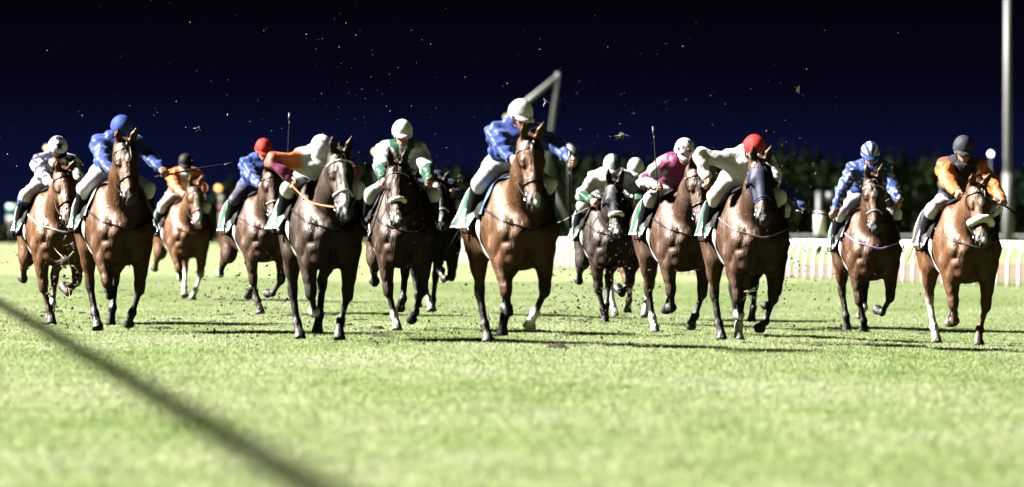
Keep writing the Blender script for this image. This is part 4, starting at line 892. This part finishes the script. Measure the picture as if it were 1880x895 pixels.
bits('soil_spray', [(120, 500, 40, 60, 90, 1, 6, 58), (330, 540, 60, 25, 60, .8, 3, 75), (430, 540, 40, 30, 110, .8, 4, 66), (520, 530, 30, 40, 90, .8, 4, 62), (640, 560, 60, 40, 70, .8, 3, 54), (860, 560, 30, 50, 70, .8, 3.5, 53), (1060, 540, 50, 35, 190, .8, 3.5, 57),
    (1110, 430, 25, 70, 120, .8, 3, 58), (1150, 550, 40, 30, 130, .8, 3.5, 58), (1440, 480, 30, 70, 190, .8, 3.5, 56), (1330, 560, 50, 40, 90, .8, 3, 55), (1530, 540, 30, 50, 70, .8, 3, 56), (1660, 570, 25, 40, 30, .8, 3, 53), (30, 460, 30, 30, 25, .8, 3.5, 55), (740, 420, 30, 40, 40, .6, 2, 52)],
    SOIL, 'dark crumbs of soil thrown up around the hooves', 1.6)
bits('grass_flecks', [(940, 150, 520, 110, 190, .7, 2.6, 60), (660, 150, 60, 90, 60, .7, 2.6, 58), (1180, 200, 120, 70, 45, .7, 2.4, 58), (330, 180, 150, 70, 40, .7, 2.6, 58), (120, 330, 90, 90, 45, .7, 3, 57), (1120, 400, 30, 70, 80, .7, 2.6, 57), (1440, 330, 50, 60, 60, .7, 2.4, 56), (740, 330, 100, 60, 50, .7, 2.6, 58), (860, 320, 30, 60, 30, .7, 4, 55), (560, 540, 400, 40, 70, .7, 2.4, 58), (1300, 540, 250, 40, 70, .7, 2.4, 56)],
    STRAW, 'pale flecks of torn grass floating in the night air', 2.2)
def clod(px, py, d, r, nb, label):
    k = empty('turf_clod', at(px, py, d)); tag(k, label, 'clod', 'torn turf in the air'); v, f_ = ballq((0, 0, 0), r, r*.8, r*.6, 9, 6); v = v*(1+.35*rg.normal(size=(len(v), 1)))
    obj('soil_lump', mesh_np('soil_lump', v, f_, SOIL), k); mb = MB()
    for _ in range(nb):
        a = rg.normal(0, r*.5, 3); e_ = unit(rg.normal(size=3)+(0, 0, -.5))*rg.uniform(1.6, 4.2)*r; sdv = unit(np.cross(e_, rg.normal(size=3)))*.003; b_ = a+.5*e_+rg.normal(0, r*.3, 3); c_ = a+e_
        mb.add([a-sdv, a+sdv, b_+sdv, b_-sdv], [(0, 1, 2, 3)]); mb.add([b_-sdv, b_+sdv, c_+sdv*.2, c_-sdv*.2], [(0, 1, 2, 3)])
    mb.build('grass_blades', STRAW, k)
for a in ((1141, 246, 57, .022, 12, 'dangling tuft of torn grass in the sky right of the white frame'), (1467, 163, 56, .016, 5, 'small grass scrap high in the sky at the right'), (362, 236, 58, .015, 5, 'small scrap of grass in the sky above the black cap'),
          (1003, 187, 55, .014, 5, 'small scrap of grass inside the white triangular frame'), (1484, 382, 54, .022, 14, 'grass tuft hanging from the whip tip beside the blue hooded horse'), (845, 325, 55, .020, 3, 'little clod left of the leading horse'),
          (1378, 538, 54, .034, 12, 'torn grass clod between the legs of the blue hooded horse'), (118, 480, 58, .06, 16, 'large clod of turf behind the bay with a star'), (128, 525, 58, .045, 12, 'ragged clod of turf low beside the bay hind leg'),
          (34, 376, 58, .018, 6, 'scrap of grass above the green and white board'), (735, 312, 53, .016, 5, 'grass scrap on the brow of the brown horse with pale nose'), (1415, 462, 55, .024, 9, 'torn grass right of the blue hooded horse chest')):
    clod(*a)
# torn scars in the turf and crumbs lying on it
V = []; F = []; nq = 0
def scar(x, d, w, l_, hgt):
    global nq
    n = 14; a = np.linspace(0, 2*math.pi, n, endpoint=False); rr = 1+.35*rg.normal(size=n); z = float(gz(x, d))
    ring = np.stack([x+w*rr*np.cos(a), d+l_*rr*np.sin(a), np.full(n, z+.004)], 1); mid = np.stack([x+.5*w*rr*np.cos(a), d+.5*l_*rr*np.sin(a), z+hgt*(.6+.6*rg.random(n))], 1); top = np.stack([x+.1*w*np.cos(a), d+.1*l_*np.sin(a), np.full(n, z+hgt*.8)], 1)
    V.extend([ring, mid, top]); F.extend([(nq+r_*n+i, nq+r_*n+(i+1) % n, nq+(r_+1)*n+(i+1) % n, nq+(r_+1)*n+i) for r_ in (0, 1) for i in range(n)]); nq += 3*n
for cx, gy, *_ in FIELD:
    x0_, d0_, _z = on_ground(cx, gy)
    for _ in range(9): d = d0_+rg.uniform(-1.5, 14); scar(x0_-.12*(d-d0_)+rg.normal(0, .45), d, rg.uniform(.04, .13), rg.uniform(.05, .2), rg.uniform(.02, .045))
    for _ in range(40): d = d0_+rg.uniform(-2.5, 8); scar(x0_-.12*(d-d0_)+rg.normal(0, .7), d, rg.uniform(.006, .02), rg.uniform(.006, .02), rg.uniform(.02, .045))
tag(obj('turf_scars', mesh_np('turf_scars', np.vstack(V), np.array(F), SOIL)), 'dark soil scars and crumbs torn out of the grass', 'soil', kind='stuff')
